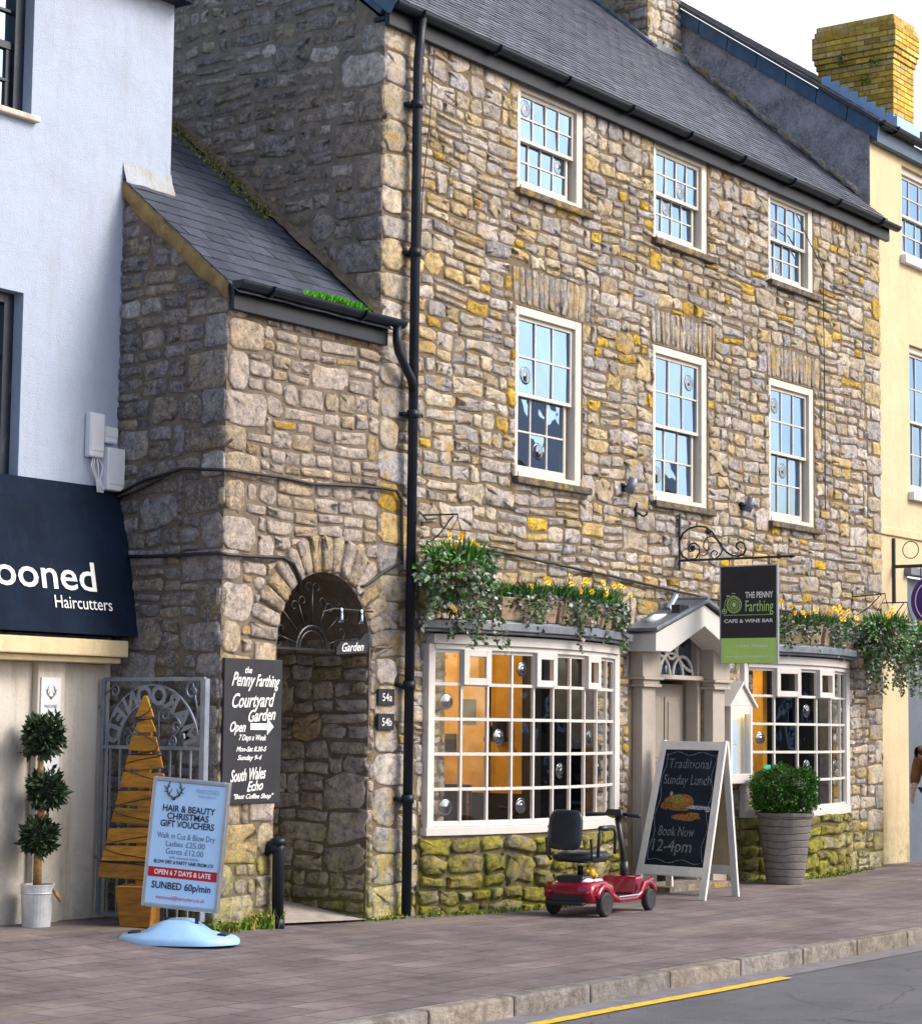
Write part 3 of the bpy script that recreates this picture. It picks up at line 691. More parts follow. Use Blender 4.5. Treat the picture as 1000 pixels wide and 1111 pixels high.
def bay(B,cols,bulls,case,parent,seed,ext):
    f,AL,th,Rr=arcf(*B);Z0,Z1=.755,2.255
    mb=MB();slab(mb,f,.06,0,.665,.735,-.03,1.03,wall=.0);slab(mb,f,.02,0,.736,Z0,wall=.0)
    slab(mb,f,.03,0,Z1,2.30,wall=.0);slab(mb,f,.055,0,2.301,2.385,-.01,1.01,wall=.0)
    for t in(0,1):
        x,y=f(t);s=-1 if t==0 else 1
        mb.box(min(x,x+s*.09),max(x,x+s*.09),y-.02,.06,.7355,2.3)
    o=obj('bay_window',mb,M['frame_bay'],parent,bevel=.004)
    gb=MB();rows=5;rz=[Z0+(Z1-Z0)*j/rows for j in range(rows+1)]
    for i in range(cols+1):
        t=i/cols;a=f(t,.002);b=f(t,-.026);w=.024 if 0<i<cols else .034
        gb.bar((( a[0]+b[0])/2,(a[1]+b[1])/2,Z0),((a[0]+b[0])/2,(a[1]+b[1])/2,Z1),.030,w,up=(math.cos(-th+2*th*t),math.sin(-th+2*th*t),0))
    for j in range(rows+1):
        w=.0135 if 0<j<rows else .022;z=min(max(rz[j],Z0+.008),Z1-.008);slab(gb,f,.0,-.026,z-w,z+w)
    obj('glazing_bars',gb,M['frame_bay'],o,bevel=.002)
    gm=MB();cent=[]
    for i in range(cols):
        for j in range(rows):
            a=f(i/cols,-.014);b=f((i+1)/cols,-.014);k=U(-.004,.004);k2=U(-.003,.003)
            gm.poly([(a[0],a[1]+k,rz[j]),(b[0],b[1]-k,rz[j]),(b[0],b[1]-k+k2,rz[j+1]),(a[0],a[1]+k+k2,rz[j+1])])
    obj('glass',gm,M['glass_bay'],o)
    def cen(i,j,off=0):
        a=f((i+.5)/cols,off);t=-th+2*th*(i+.5)/cols;return V((a[0],a[1],(rz[j]+rz[j+1])/2)),V((math.sin(t),-math.cos(t),0)),V((math.cos(t),math.sin(t),0))
    for i,j in bulls:
        c,n,a=cen(i,j,-.02);m=MB();r=.060
        m.lathe(c,[(r*1.2,0),(r,.004),(r*.85,.003),(r*.7,.008),(r*.5,.010),(r*.3,.009),(r*.2,.014),(r*.05,.016)],20,axis=n)
        obj('bullseye_glass',m,M['bull'],o,smooth=True)
    for i in case:
        m=MB();c,n,a=cen(i,rows-1,.018);hw=AL/cols/2+.006;hh=(rz[1]-rz[0])/2+.004;r=.03;up=V((0,0,1))
        for s in(-1,1):
            m.obox(c+a*(s*(hw-r)),a*r,n*.022,up*hh);m.obox(c+up*(s*(hh-r)),a*(hw-2*r),n*.0215,up*r)
        obj('casement',m,M['frame_bay'],o,bevel=.003)
    # lead-capped cornice
    m=MB();slab(m,f,.13,0,2.40,2.425,-.055,1.055,wall=0,n=40);slab(m,f,.165,0,2.426,2.50,-.065,1.065,wall=0,n=40);slab(m,f,.12,0,2.501,2.515,-.05,1.05,wall=0,n=40)
    obj('cornice',m,M['lead'],o,bevel=.012)
    # mossy rubble plinth
    m=MB();slab(m,f,.035,0,-.2,.664,-.055,1.055,wall=0,n=30);pl=obj('plinth',m,M['mortar'],o)
    m=MB();a0=-.055*AL;a1=1.055*AL
    def pm(u,v,d):
        p=f(u/AL,.035+d);return (p[0],p[1],v)
    stones(m,layout(a0,a1,-.03,.66,(.2,.3),(.24,.5)),pm,pal_moss,gap=.010,wa=.03,dep=.035,jit=.12,seed=seed)
    # returns
    for (u0,xx,sg) in((a0,f(-.055,.035),-1),(a1,f(1.055,.035),1)):
        def pr(u,v,d,xx=xx,sg=sg): return (xx[0]+sg*d,u,v)
        if sg<0: stones(m,layout(xx[1],0.02,-.03,.66,(.2,.3),(.2,.3)),pr,pal_moss,flip=True,dep=.03)
    obj('plinth_stones',m,M['stone_bay'],pl,smooth=True)
    return f,AL
fL,_=bay(BAYL,10,[(0,3),(2,2),(3,4),(3,0),(0,0),(5,1),(7,2),(7,4),(8,1)],[1,4,7],main,21,0)
fR,_=bay(BAYR,6,[(2,3),(0,2),(2,1),(4,1),(5,3)],[1,3],main,22,0)
# ---- porch
pm_=MB()
def pil(x0,x1,ca,cb):
    m=MB();yf=-.12
    m.box(x0,x1,yf,.02,.0,.22);m.box(x0+.015,x1-.015,yf+.012,.02,.221,2.0)
    m.box(x0-.03,x1+.03,yf-.035,.02,2.0,2.03);m.box(x0-.015,x1+.015,yf-.02,.02,2.031,2.07);m.box(x0-.05,x1+.05,yf-.05,.02,2.071,2.10)
    m.box(x0-.03,x1+.035,yf-.02,.02,2.101,2.42);return m
m=MB();m.box(4.35,5.50,-.03,.3,2.09,2.135)
porch=obj('porch',m,M['porch'],main,bevel=.004)
for a,b in((4.08,4.36),(5.48,5.76)): obj('pilaster',pil(a,b,0,0),M['porch'],porch,bevel=.006)
ap=(4.93,2.86);eL=(3.96,2.545);eR=(5.9,2.545);dr=.20
m=MB();fy=lambda u,v,d:(u,-.33-d,v)
m.prism([(eL[0]+.02,eL[1]-.03),(eL[0]+.02,eL[1]-dr),(eL[0]+.30,eL[1]-dr),(ap[0],ap[1]-.235),(eR[0]-.30,eR[1]-dr),(eR[0]-.02,eR[1]-dr),(eR[0]-.02,eR[1]-.03),(ap[0],ap[1]-.02)],fy,0,-.33)
obj('pediment',m,M['frame_bay'],porch,bevel=.006)
m=MB()
for e in(eL,eR):
    sgn=1 if e is eL else -1
    a=V((e[0]-sgn*.04,0,e[1]-.01));b=V((ap[0],0,ap[1]+.005));d=(b-a);n=V((-d.z,0,d.x)).normalized()*(1 if sgn>0 else -1)
    m.add([a+V((0,-.38,0)),b+V((0,-.38,0)),b+V((0,.0,0)),a,a+V((0,-.38,0))+n*.035,b+V((0,-.38,0))+n*.035,b+n*.035,a+n*.035],[(0,1,2,3),(4,7,6,5),(0,4,5,1),(3,2,6,7),(0,3,7,4),(1,5,6,2)])
m.tube([(ap[0],-.38,ap[1]+.035),(ap[0],0,ap[1]+.035)],.03,8)
obj('porch_roof',m,M['lead'],porch,bevel=.006)
# doorway: inner frame, fanlight, door
m=MB();m.box(4.36,4.5,.02,.16,0,2.6);m.box(5.40,5.48,.02,.16,0,2.6);m.box(4.36,4.42,-.02,.6,0,2.6);m.box(5.42,5.48,.16,.6,0,2.6);m.box(4.42,5.42,.55,.6,0,2.65);m.box(4.5,5.40,.0,.62,2.55,2.62)
obj('door_frame',m,M['porch'],porch,bevel=.004)
m=MB();m.box(4.52,5.38,.18,.22,.12,2.05)
for a,b,c,d in((4.60,4.90,1.25,1.92),(4.99,5.29,1.25,1.92),(4.60,4.90,.3,1.1),(4.99,5.29,.3,1.1)):
    m.box(a,b,.166,.18,c,d);m.box(a+.05,b-.05,.155,.166,c+.05,d-.05)
dd=obj('door',m,M['door'],porch,bevel=.006);m=MB();m.lathe((5.32,.16,1.05),[(.02,0),(.022,-.03),(.035,-.04),(.03,-.07),(.0,-.075)],14,axis=(0,1,0));obj('handle',m,M['brass'],dd,smooth=True)
m=MB();m.poly([(4.5,.10,2.13),(5.4,.10,2.13),(5.4,.10,2.6),(4.5,.10,2.6)]);fg=obj('fanlight',m,M['glass'],porch)
m=MB()
def arcpts(cx,cz,r,a0,a1,y,n=14,rz_=None):return [(cx+r*math.cos(R(a0+(a1-a0)*i/n)),y,cz+(rz_ or r)*math.sin(R(a0+(a1-a0)*i/n))) for i in range(n+1)]
for cx in(4.72,5.18): m.tube(arcpts(cx,2.13,.20,0,180,.07),.017,6)
m.tube(arcpts(4.95,2.13,.23,0,180,.07),.017,6);m.tube(arcpts(4.5,2.6,.42,-85,0,.07),.017,6);m.tube(arcpts(5.4,2.6,.42,180,265,.07),.017,6);m.tube(arcpts(4.95,2.42,.12,0,360,.07),.017,6)
obj('tracery',m,M['frame_bay'],fg,smooth=True)
m=MB();m.cur=(.34,.30,.26);m.box(4.3,5.55,-.30,.2,-.05,.055);obj('doorstep',m,M['sillstone'],porch,bevel=.01)
# cafe interior, lit
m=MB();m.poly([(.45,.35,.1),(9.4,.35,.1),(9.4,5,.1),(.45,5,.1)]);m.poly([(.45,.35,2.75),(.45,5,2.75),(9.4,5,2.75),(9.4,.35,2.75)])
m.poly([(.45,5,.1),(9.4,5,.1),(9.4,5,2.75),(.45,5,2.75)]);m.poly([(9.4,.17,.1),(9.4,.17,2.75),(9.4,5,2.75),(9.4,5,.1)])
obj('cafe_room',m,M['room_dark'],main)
m=MB();m.box(.40,.45,.17,5,.1,2.75);obj('room_partition',m,M['ochre_room'],main)
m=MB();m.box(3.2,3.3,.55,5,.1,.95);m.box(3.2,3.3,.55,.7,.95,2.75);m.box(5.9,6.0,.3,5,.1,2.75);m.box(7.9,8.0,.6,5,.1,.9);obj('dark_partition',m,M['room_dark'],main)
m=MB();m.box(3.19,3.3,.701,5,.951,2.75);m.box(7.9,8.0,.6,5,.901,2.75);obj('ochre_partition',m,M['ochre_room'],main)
m=MB();m.box(3.16,3.189,1.25,1.42,1.62,1.86);m.box(3.16,3.189,1.48,1.60,1.35,1.52);m.box(3.15,3.189,1.08,1.10,.95,2.7);m.box(3.0,3.189,.86,1.02,1.45,1.49);m.box(3.02,3.189,.88,.93,1.49,1.66);m.box(3.02,3.189,.95,1.0,1.49,1.60);m.box(7.87,7.899,.75,.95,1.3,1.9);obj('wall_picture',m,M['room_dark'],main)
m=MB();m.box(.46,2.3,3.2,3.3,.1,2.7);m.box(6.01,7.2,2.6,2.7,.1,2.75);obj('room_wall',m,M['ochre_room'],main)
# ================================================================ LEAN-TO
lean=thing('stone_annex','low dark stone side building with arched passage and sloping slate roof beside the cafe','building',(-1.9,0,0))
XL=-1.9;zl=lambda y:4.98+.833*y
acx,acz,ar=-.665,2.24,.585
holeA=(acx-ar,acx+ar,-.3,acz)
mb=MB()
# front mortar with arch
xs_=[acx+ar*math.cos(PI-PI*i/24) for i in range(25)]
mb.poly([(XL,0,-.3),(acx-ar,0,-.3),(acx-ar,0,4.92),(XL,0,4.92)]);mb.poly([(acx+ar,0,-.3),(0.0,0,-.3),(0,0,4.92),(acx+ar,0,4.92)])
for i in range(24):
    z=lambda x:acz+math.sqrt(max(0,ar*ar-(x-acx)**2))
    a,b=xs_[i],xs_[i+1];mb.poly([(a,0,z(a)),(b,0,z(b)),(b,0,4.92),(a,0,4.92)]);mb.poly([(a,0,z(a)),(a,3.6,z(a)),(b,3.6,z(b)),(b,0,z(b))])
for x in(acx-ar,acx+ar): mb.poly([(x,0,-.3),(x,3.6,-.3),(x,3.6,acz),(x,0,acz)])
mb.poly([(acx-ar,3.6,-.3),(acx+ar,3.6,-.3),(acx+ar,3.6,3),(acx-ar,3.6,3)])
mb.poly([(XL,0,-.3),(XL,0,zl(0)-.05),(XL,5,zl(5)-.05),(XL,5,-.3)])
obj('mortar',mb,M['mortar_lean'],lean)
def push_arch(u,v):
    if v<acz and acx-ar<u<acx+ar: return (acx-ar if u<acx else acx+ar),v
    d=math.hypot(u-acx,v-acz)
    if v>=acz and d<ar+.30:
        if d<1e-4:return u,v
        k=(ar+.30)/d;return acx+(u-acx)*k,acz+(v-acz)*k
    return u,v
m=MB();lq=[];v=.0;k=0
while v<4.86:
    h=min(U(.18,.32),4.9-v);w=(.42,.24)[k%2]*U(.8,1.15);lq.append((XL-.012,XL+w,v,v+h));v+=h;k+=1
stones(m,lq,FR(0),pal_lean,gap=.006,wa=0,jit=.06)
jq=[];v=-.05;k=0
while v<acz-.05:
    h=min(U(.15,.26),acz-v);w=(.30,.2)[k%2];jq.append((acx-ar-w,acx-ar,v,v+h));v+=h;k+=1
v=-.05
while v<4.86:
    h=min(U(.17,.32),4.9-v);w=(.09,.085)[k%2] if v<2.5 else .08
    v+=h
stones(m,jq,FR(0),pal_lean,gap=.006,wa=0,jit=.06,holes=lq)
stones(m,layout(XL+.2,0.27,.0,4.9,(.2,.29),(.26,.5),.08),FR(0),pal_lean,holes=lq+jq+[holeA,(0,.5,0,9)],
  inside=lambda u,v:not(v>=acz-.02 and math.hypot(u-acx,v-acz)<ar+.2),push=push_arch,wa=.014,seed=11,jit=.08)
obj('front_wall',m,M['stone_lean'],lean,smooth=True)
m=MB();n=17
for i in range(n):
    a=PI*(i+.5)/n;wd=PI*(ar+.15)/n*U(.86,.96);hh=U(.26,.34);c=(acx+math.cos(a)*(ar+hh/2+.005),acz+math.sin(a)*(ar+hh/2+.005))
    def xf(p,q,a=a,c=c,hh=hh):
        s=1+q/hh*.18;return c[0]+math.cos(a)*q-math.sin(a)*p*s,c[1]+math.sin(a)*q+math.cos(a)*p*s
    kk=U(.75,1.15);cc=rng.choice([(.58,.49,.42),(.58,.49,.42),(.58,.46,.33),(.58,.43,.24)]);stone(m,wd,hh,xf,FR(0),tuple(q*kk for q in cc),.024,.06)
obj('arch_stones',m,M['stone_lean'],lean,smooth=True)
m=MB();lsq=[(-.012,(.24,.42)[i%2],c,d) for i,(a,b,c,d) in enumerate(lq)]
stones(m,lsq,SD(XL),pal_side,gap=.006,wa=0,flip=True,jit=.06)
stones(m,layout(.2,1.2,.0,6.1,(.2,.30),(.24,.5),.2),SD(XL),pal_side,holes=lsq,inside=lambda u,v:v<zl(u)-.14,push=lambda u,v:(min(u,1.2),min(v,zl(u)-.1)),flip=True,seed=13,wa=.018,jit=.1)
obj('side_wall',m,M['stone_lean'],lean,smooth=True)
m=MB();px=acx+ar
stones(m,layout(.0,3.5,-.05,acz+.1,(.2,.30),(.26,.52)),lambda u,v,d:(px-d,u,v),pal_lean,flip=True,seed=17,wa=.015)
obj('passage_wall',m,M['stone_pass'],lean,smooth=True)
m=MB();slates(m,-1.93,0.0,-.13,4.6,lambda y:zl(y)+.03,.17,.26,pal_slate2,th=.010);obj('roof',m,M['slate'],lean)
m=MB()
vs=[];n=30
for i in range(n+1):
    y=-.02+1.3*i/n
    for dx,dz in((-.02,.035),(-.035,-.02),(-.03,-.13),(.05,-.14),(.05,.03)):
        vs.append((XL+dx+.022*noise.noise(V((y*9,dx*9,1))),y,zl(y)+dz+.05*noise.noise(V((y*6,dz*9,3)))*(1 if dz<-.1 else .3)))
m.add(vs,[(i*5+k,i*5+k+1,(i+1)*5+k+1,(i+1)*5+k) for i in range(n) for k in range(4)]+[(0,1,2,3,4)]);obj('verge',m,M['verge'],lean,smooth=True)
m=MB();m.box(XL-.01,.02,-.07,-.02,4.78,4.98);obj('fascia',m,M['gutter'],lean,bevel=.004)
gutter(XL-.04,.13,-.135,4.995,.062,'gutter',lean)
m=MB();m.tube([(.06,-.135,4.95),(.06,-.135,4.82),(.09,-.13,4.74),(.2,-.12,4.62),(.30,-.11,4.53),(.34,-.10,4.42)],.038,10);obj('downpipe',m,M['gutter'],lean,smooth=True)
# abutment fillet of broken mortar along the gable, mossy towards the top
m=MB();vs=[];n=60
for i in range(n+1):
    y=-.05+3.3*i/n;nn=noise.noise(V((y*4,0,2)));w=.06+.03*nn
    for k,(dx,dz) in enumerate(((-w,.04),(-w*.6,.075+.03*nn),(-.025,.11+.05*noise.noise(V((y*7,3,1)))),(.02,.14))):
        vs.append((dx,y,zl(y)+.03+dz+.02*noise.noise(V((y*11,k*3,1)))))
m.add(vs,[(i*4+k,i*4+k+1,(i+1)*4+k+1,(i+1)*4+k) for i in range(n) for k in range(3)]);obj('mortar_fillet',m,M['mortar'],lean,smooth=True)
m=MB()
for _ in range(2600):
    y=U(1.15,3.2);k=(noise.noise(V((y*3,1,0)))+.6);
    if rng.random()>k:continue
    x=-U(.02,.20);blade(m,(x,y,zl(y)+.045+max(0,(.16+x))*.55),U(.012,.03),(U(-.02,.02),U(-.02,.02),0),.006,vary(rng.choice([(.16,.17,.03),(.10,.13,.02),(.22,.19,.06)])))
tag(obj('moss',m,M['leaf'],None),'olive moss along the upper edge where the low slate roof meets the gable','moss',kind='stuff')
m=MB()
for _ in range(1500):
    x=U(-1.18,-.28);k=1-abs((x+.73)/.46)**3
    if rng.random()>k:continue
    y=U(-.17,-.06);blade(m,(x,y,5.0+U(0,.02)+max(0,y+.12)*.5),U(.02,.06)*k,(U(-.02,.02),U(-.04,.01),0),.005,vary((.10,.42,.015)))
tag(obj('gutter_moss',m,M['leaf'],None),'bright green moss tuft growing on the edge of the low gutter','moss',kind='stuff')
mb=MB();mb.add([(acx-ar-.0,-.02,.055),(acx+ar,-.02,.012),(acx+ar,3.6,.45),(acx-ar,3.6,.45)],[(0,1,2,3)]);tag(obj('passage_floor',mb,M['ramp']),kind='structure')
# ================================================================ WHITE BUILDING
wb=thing('white_building','white rendered shop building with black windows above a dark awning','building',(-5,1.15,0))
WY=1.15;WX=-1.38
m=MB();hw=[(-4.1,-2.93,6.25,7.35),(-4.1,-2.95,2.9,4.86)]
sheet(m,-12,WX,2.05,7.57,FR(WY),hw,.13);m.poly([(WX,WY,2),(WX,9,2),(WX,9,7.57),(WX,WY,7.57)]);obj('wall',m,M['white_render'],wb)
# flared foot of the render where it sits on the lean-to roof
m=MB();vs=[];n=14
for i in range(n+1):
    x=-1.93+.56*i/n;nn=.015*noise.noise(V((x*9,0,0)))
    zb=zl(1.10)+.05
    n2=.05*noise.noise(V((x*5,4,0)))
    for y,z in((1.149,zb+.17+n2),(1.135,zb+.10+n2*.5),(1.11+nn,zb+.03),(1.095+nn,zb-.03)):vs.append((x,y,z+nn*(z<zb+.1)))
m.add(vs,[(i*4+k,i*4+k+1,(i+1)*4+k+1,(i+1)*4+k) for i in range(n) for k in range(3)]);obj('render_skirt',m,render_mat('skirt_render',(.40,.44,.50),40,.8,(.30,.22,.06),.5,.6),wb,smooth=True)
m=MB();m.box(-12,WX+.06,.98,1.3,7.57,7.66);m.tube([(-12,.95,7.66),(WX+.08,.95,7.66)],.06,8);obj('eaves',m,M['gutter'],wb)
def dark_window(x0,x1,z0,z1,parent,sill):
    y=WY+.10;mb=MB();fw=.10;mb.box(x0,x0+fw,y,y+.1,z0,z1);mb.box(x1-fw,x1,y,y+.1,z0,z1);mb.box(x0+fw,x1-fw,y+.001,y+.1,z0,z0+.06);mb.box(x0+fw,x1-fw,y+.001,y+.1,z1-.08,z1)
    wo=obj('window',mb,M['blackframe'],parent,bevel=.004);mb=MB();zm=(z0+z1)/2
    mb.box(x0+fw,x1-fw,y+.03,y+.08,zm-.03,zm+.03);mb.box(x1-fw-.05,x1-fw,y+.04,y+.08,z0+.06,zm-.03)
    for i in(1,2):
        x=x0+fw+(x1-x0-2*fw)*i/3;mb.box(x-.012,x+.012,y+.035,y+.07,z0+.06,z1-.08)
    for z in((z0+zm)/2,(z1+zm)/2):mb.box(x0+fw,x1-fw,y+.036,y+.069,z-.012,z+.012)
    obj('glazing_bars',mb,M['blackframe'],wo,bevel=.002)
    mb=MB();mb.poly([(x0,y+.06,z0),(x1,y+.06,z0),(x1,y+.06,z1),(x0,y+.06,z1)]);obj('glass',mb,M['glass'],wo)
    if sill: mb=MB();mb.box(x0-.05,x1+.05,WY-.06,WY+.1,z0-.05,z0-.002);obj('sill',mb,M['white_paint_wall'],wo,bevel=.01)
dark_window(-4.1,-2.93,6.25,7.35,wb,True);dark_window(-4.1,-2.95,2.9,4.86,wb,False)
m=MB();m.box(-12,-1.93,WY-.02,WY+.2,-.1,2.05);m.box(-2.76,-2.48,WY-.085,WY-.02,-.1,2.08);obj('shop_wall',m,M['white_paint_wall'],wb,bevel=.01)
m=MB();m.box(-12,-1.99,.88,WY,2.10,2.23);m.box(-12,-2.01,.94,WY,2.05,2.10);obj('shop_fascia',m,paint('fascia_cream',(.62,.50,.30),.6,dirt=((.3,.2,.08),.5)),wb,bevel=.012)
# awning: sloped canvas with curved side
m=MB();prof=[(1.14,3.45),(1.08,3.30),(1.0,3.0),(.94,2.7),(.885,2.4),(.85,2.265)];n=60;vs=[]
for i in range(n+1):
    x=-9+(7.09)*i/n
    for k,(y,z) in enumerate(prof):
        w=.005*noise.noise(V((x*2.2,k*.3,0)))+.002*math.sin(x*9+k);vs.append((x,y+w*(1 if 0<k<5 else .3),z))
m.add(vs,[(i*6+k,(i+1)*6+k,(i+1)*6+k+1,i*6+k+1) for i in range(n) for k in range(5)])
vs=[(-1.91,y,z) for y,z in prof]+[(-1.91,1.15,2.265)];m.poly(vs);m.poly([(-9,.85,2.264),(-1.91,.85,2.264),(-1.91,1.15,2.264),(-9,1.15,2.264)])
aw=obj('awning',m,M['navy'],wb,smooth=False)
m=MB();up=V((0,-.09,-.435)).normalized()*-1
def aw_pt(x,z):
    for (ya,za),(yb,zb) in zip(prof,prof[1:]):
        if zb<=z<=za:return V((x,ya+(yb-ya)*(za-z)/(za-zb)-.010,z))
    return V((x,.84,z))
text(m,'Marooned',.33,(1,0,0),up,aw_pt(-2.30,2.60),'RIGHT',width=1.66,bold=.003)
text(m,'Haircutters',.14,(1,0,0),up,aw_pt(-2.17,2.455)+V((0,-.004,0)),'RIGHT',width=.60)
obj('lettering',m,M['letter'],aw)
# ================================================================ CREAM BUILDING
cb=thing('cream_building','cream rendered building with slate edged roof and white sash windows right of the stone cafe','building',(9.8,.12,0))
CX=9.8;CY=.12;zc=lambda y:9.08+.71*(y-.1)
m=MB();hc=[(10.72,11.9,7.56,8.72),(10.90,12.0,4.58,6.45),(10.78,11.9,-.2,3.55)]
sheet(m,CX,22,-.2,8.98,FR(CY),hc,.12);obj('wall',m,M['cream_render'],cb)
m=MB();m.poly([(CX-.005,CY,4),(CX-.005,CY,zc(CY)),(CX-.005,4.6,zc(4.6)),(CX-.005,9,zc(4.6)-3),(CX-.005,9,4)]);obj('gable_wall',m,M['pebble'],cb)
m=MB();m.box(CX,22,CY-.03,CY+.0,3.98,4.08);obj('string_course',m,M['cream_render'],cb,bevel=.01)
m=MB()
y=-.02
while y<4.6:
    y2=min(y+.42,4.6);m.obox((CX-.035,(y+y2)/2,zc((y+y2)/2)-.10),(.016,0,0),V((0,1,.71))*((y2-y)/2-.005),V((0,-.015,.092)));y=y2
obj('bargeboard',m,M['barge'],cb,bevel=.004)
m=MB()
for i in range(30):
    y=.35+i*.10;kk=U(.8,1.2);stone(m,U(.12,.2),U(.07,.15),lambda p,q,y=y:(y+p,zmr(y)+.07+q+p*.85),SD(CX-.005),(.52*kk,.46*kk,.40*kk),.03,.15,flip=True)
obj('rubble_patch',m,M['stone'],cb,smooth=True)
m=MB();slates(m,CX-.10,22,-.1,4.6,lambda y:zc(y)+.045,.2,.3,pal_slate2);m.cur=(.05,.055,.06);m.bar((CX-.03,-.06,zc(-.06)+.04),(CX-.03,4.6,zc(4.6)+.04),.14,.04);obj('roof',m,M['slate'],cb)
m=MB();m.box(CX,22,CY-.1,CY-.02,8.80,8.98);obj('fascia',m,M['barge'],cb,bevel=.004)
gutter(CX-.02,22,CY-.16,9.04,.07,'gutter',cb)
for a,b,c,d,cl in((10.72,11.9,7.56,8.72,3),(10.90,12.0,4.58,6.45,3)):
    w=sash_window(a,b,c,d,cl,[],cb,y=CY,rec=.05,sill=False);mb=MB();mb.box(a-.06,b+.06,CY-.08,CY+.08,c-.11,c-.003);obj('sill',mb,M['white'],w,bevel=.01)
m=MB();m.box(10.78,10.92,CY+.03,CY+.12,-.1,3.5);m.box(10.92,11.9,CY+.06,CY+.12,-.1,3.5);obj('shop_door',m,paint('shopfront_blue',(.10,.13,.17),.5,dirt=((.2,.18,.15),.3)),cb,bevel=.006)
m=MB();m.box(10.70,12.0,CY-.09,CY+.05,3.52,3.62);obj('door_hood',m,M['lead'],cb,bevel=.01)
# yellow brick chimney: corbelled stack of real bricks
m=MB();bx0,bx1,by0,by1=11.60,12.25,.62,1.72;z=8.7;k=0;core=MB()
def brickrow(x0,x1,y0,y1,z,k):
    h=.068;L=.225
    for side in(0,1):
        a0,a1=(y0,y1) if side==0 else (x0,x1);p=a0-(L/2 if k%2 else 0)
        while p<a1-.005:
            a=max(p,a0)+.004;b=min(p+L,a1)-.004;p+=L
            if b-a<.02:continue
            kk=U(.7,1.15);c=rng.choice([(.66,.42,.05),(.70,.48,.07),(.56,.34,.045),(.68,.47,.16)]);c=tuple(q*kk for q in c)
            if side==0:m.box(x0,x0+.1,a,b,z+.004,z+h,c)
            else:m.box(a,b,y0+.001,y0+.1,z+.004,z+h,c)
while z<10.98:
    e=0
    if z>10.42: e=.02+.02*min(2,int((z-10.42)/.075))
    if z>10.82: e=.055-.02*int((z-10.82)/.075+1)
    brickrow(bx0-e,bx1+e,by0-e,by1+e,z,k);core.box(bx0-e+.012,bx1+e-.01,by0-e+.012,by1+e,z,z+.075,(.3,.24,.12));z+=.075;k+=1
cc=obj('chimney',core,M['brick'],cb);obj('bricks',m,M['brick'],cc,bevel=.006)
m=MB()
for i in range(8):
    y=by0+.06+i*.13;m.obox((bx0-.012,y,zc(y)+.10),(.008,0,0),(0,.066,.0),(0,-.0,.10))
m.box(bx0-.03,bx1+.03,by0-.06,by0-.002,zc(by0)+.02,zc(by0)+.18);obj('flashing',m,paint('blue_lead',(.32,.52,.76),.5,dirt=((.5,.55,.6),.3)),cc)
for c_ in((bx0-.05,.85,10.38),(bx0-.02,1.0,10.18),(bx0-.04,1.35,10.5)):
    m=MB()
    for _ in range(40):leaf(m,V(c_)+V((U(-.03,.0),U(-.07,.07),U(-.06,.08))),(-1,U(-1,1),U(-1,1)),.04,.03,vary((.12,.20,.02)))
    obj('moss_tuft',m,M['leaf'],cc)
# ================================================================ HOUSES ACROSS THE STREET (seen in the glass)
def opp(x0,x1,h,ridge,lab):
    t=thing('town_house',lab,'house',(x0,-14,0));m=MB();hs=[]
    y=-14.5;n=max(2,int((x1-x0)/2.6))
    for i in range(n):
        cx=x0+(x1-x0)*(i+.5)/n
        for z in(1,4,6.6):
            if z+1.5<h:hs.append((cx-.55,cx+.55,z,z+1.5))
    mp_=lambda u,v,d:(u,y+d,v)
    sheet(m,x0,x1,-.2,h,mp_,hs,.12,flip=True);yb=y-8
    m.poly([(x0,y,-.2),(x0,y,h),(x0,y-4,ridge),(x0,yb,h),(x0,yb,-.2)]);m.poly([(x1,y,-.2),(x1,y,h),(x1,y-4,ridge),(x1,yb,h),(x1,yb,-.2)]);m.poly([(x0,yb,-.2),(x1,yb,-.2),(x1,yb,h),(x0,yb,h)])
    obj('wall',m,M['opp'],t)
    m=MB();m.add([(x0-.2,y+.3,h-.1),(x1+.2,y+.3,h-.1),(x1+.2,y-4,ridge+.1),(x0-.2,y-4,ridge+.1),(x0-.2,yb-.3,h-.1),(x1+.2,yb-.3,h-.1)],[(0,1,2,3),(3,2,5,4)],(.09,.09,.1));rf=obj('roof',m,M['slate'],t)
    m=MB();m.box(x0+.6,x0+1.6,y-4.6,y-3.4,ridge-1,ridge+1.3);obj('chimney',m,M['opp'],rf)
    for a,b,c,d in hs:
        m=MB();m.box(a,b,y-.14,y-.1,c,d);m.box(a,b,y-.1,y-.06,(c+d)/2-.03,(c+d)/2+.03);m.box((a+b)/2-.02,(a+b)/2+.02,y-.1,y-.061,c,d);obj('window',m,M['glass'],t)
opp(13,21,5.2,7.4,'pale house across the street with a tall roof, mirrored in the lower sash windows')
opp(21.2,30,6.6,9.2,'taller house across the street mirrored at the right of the sash windows')
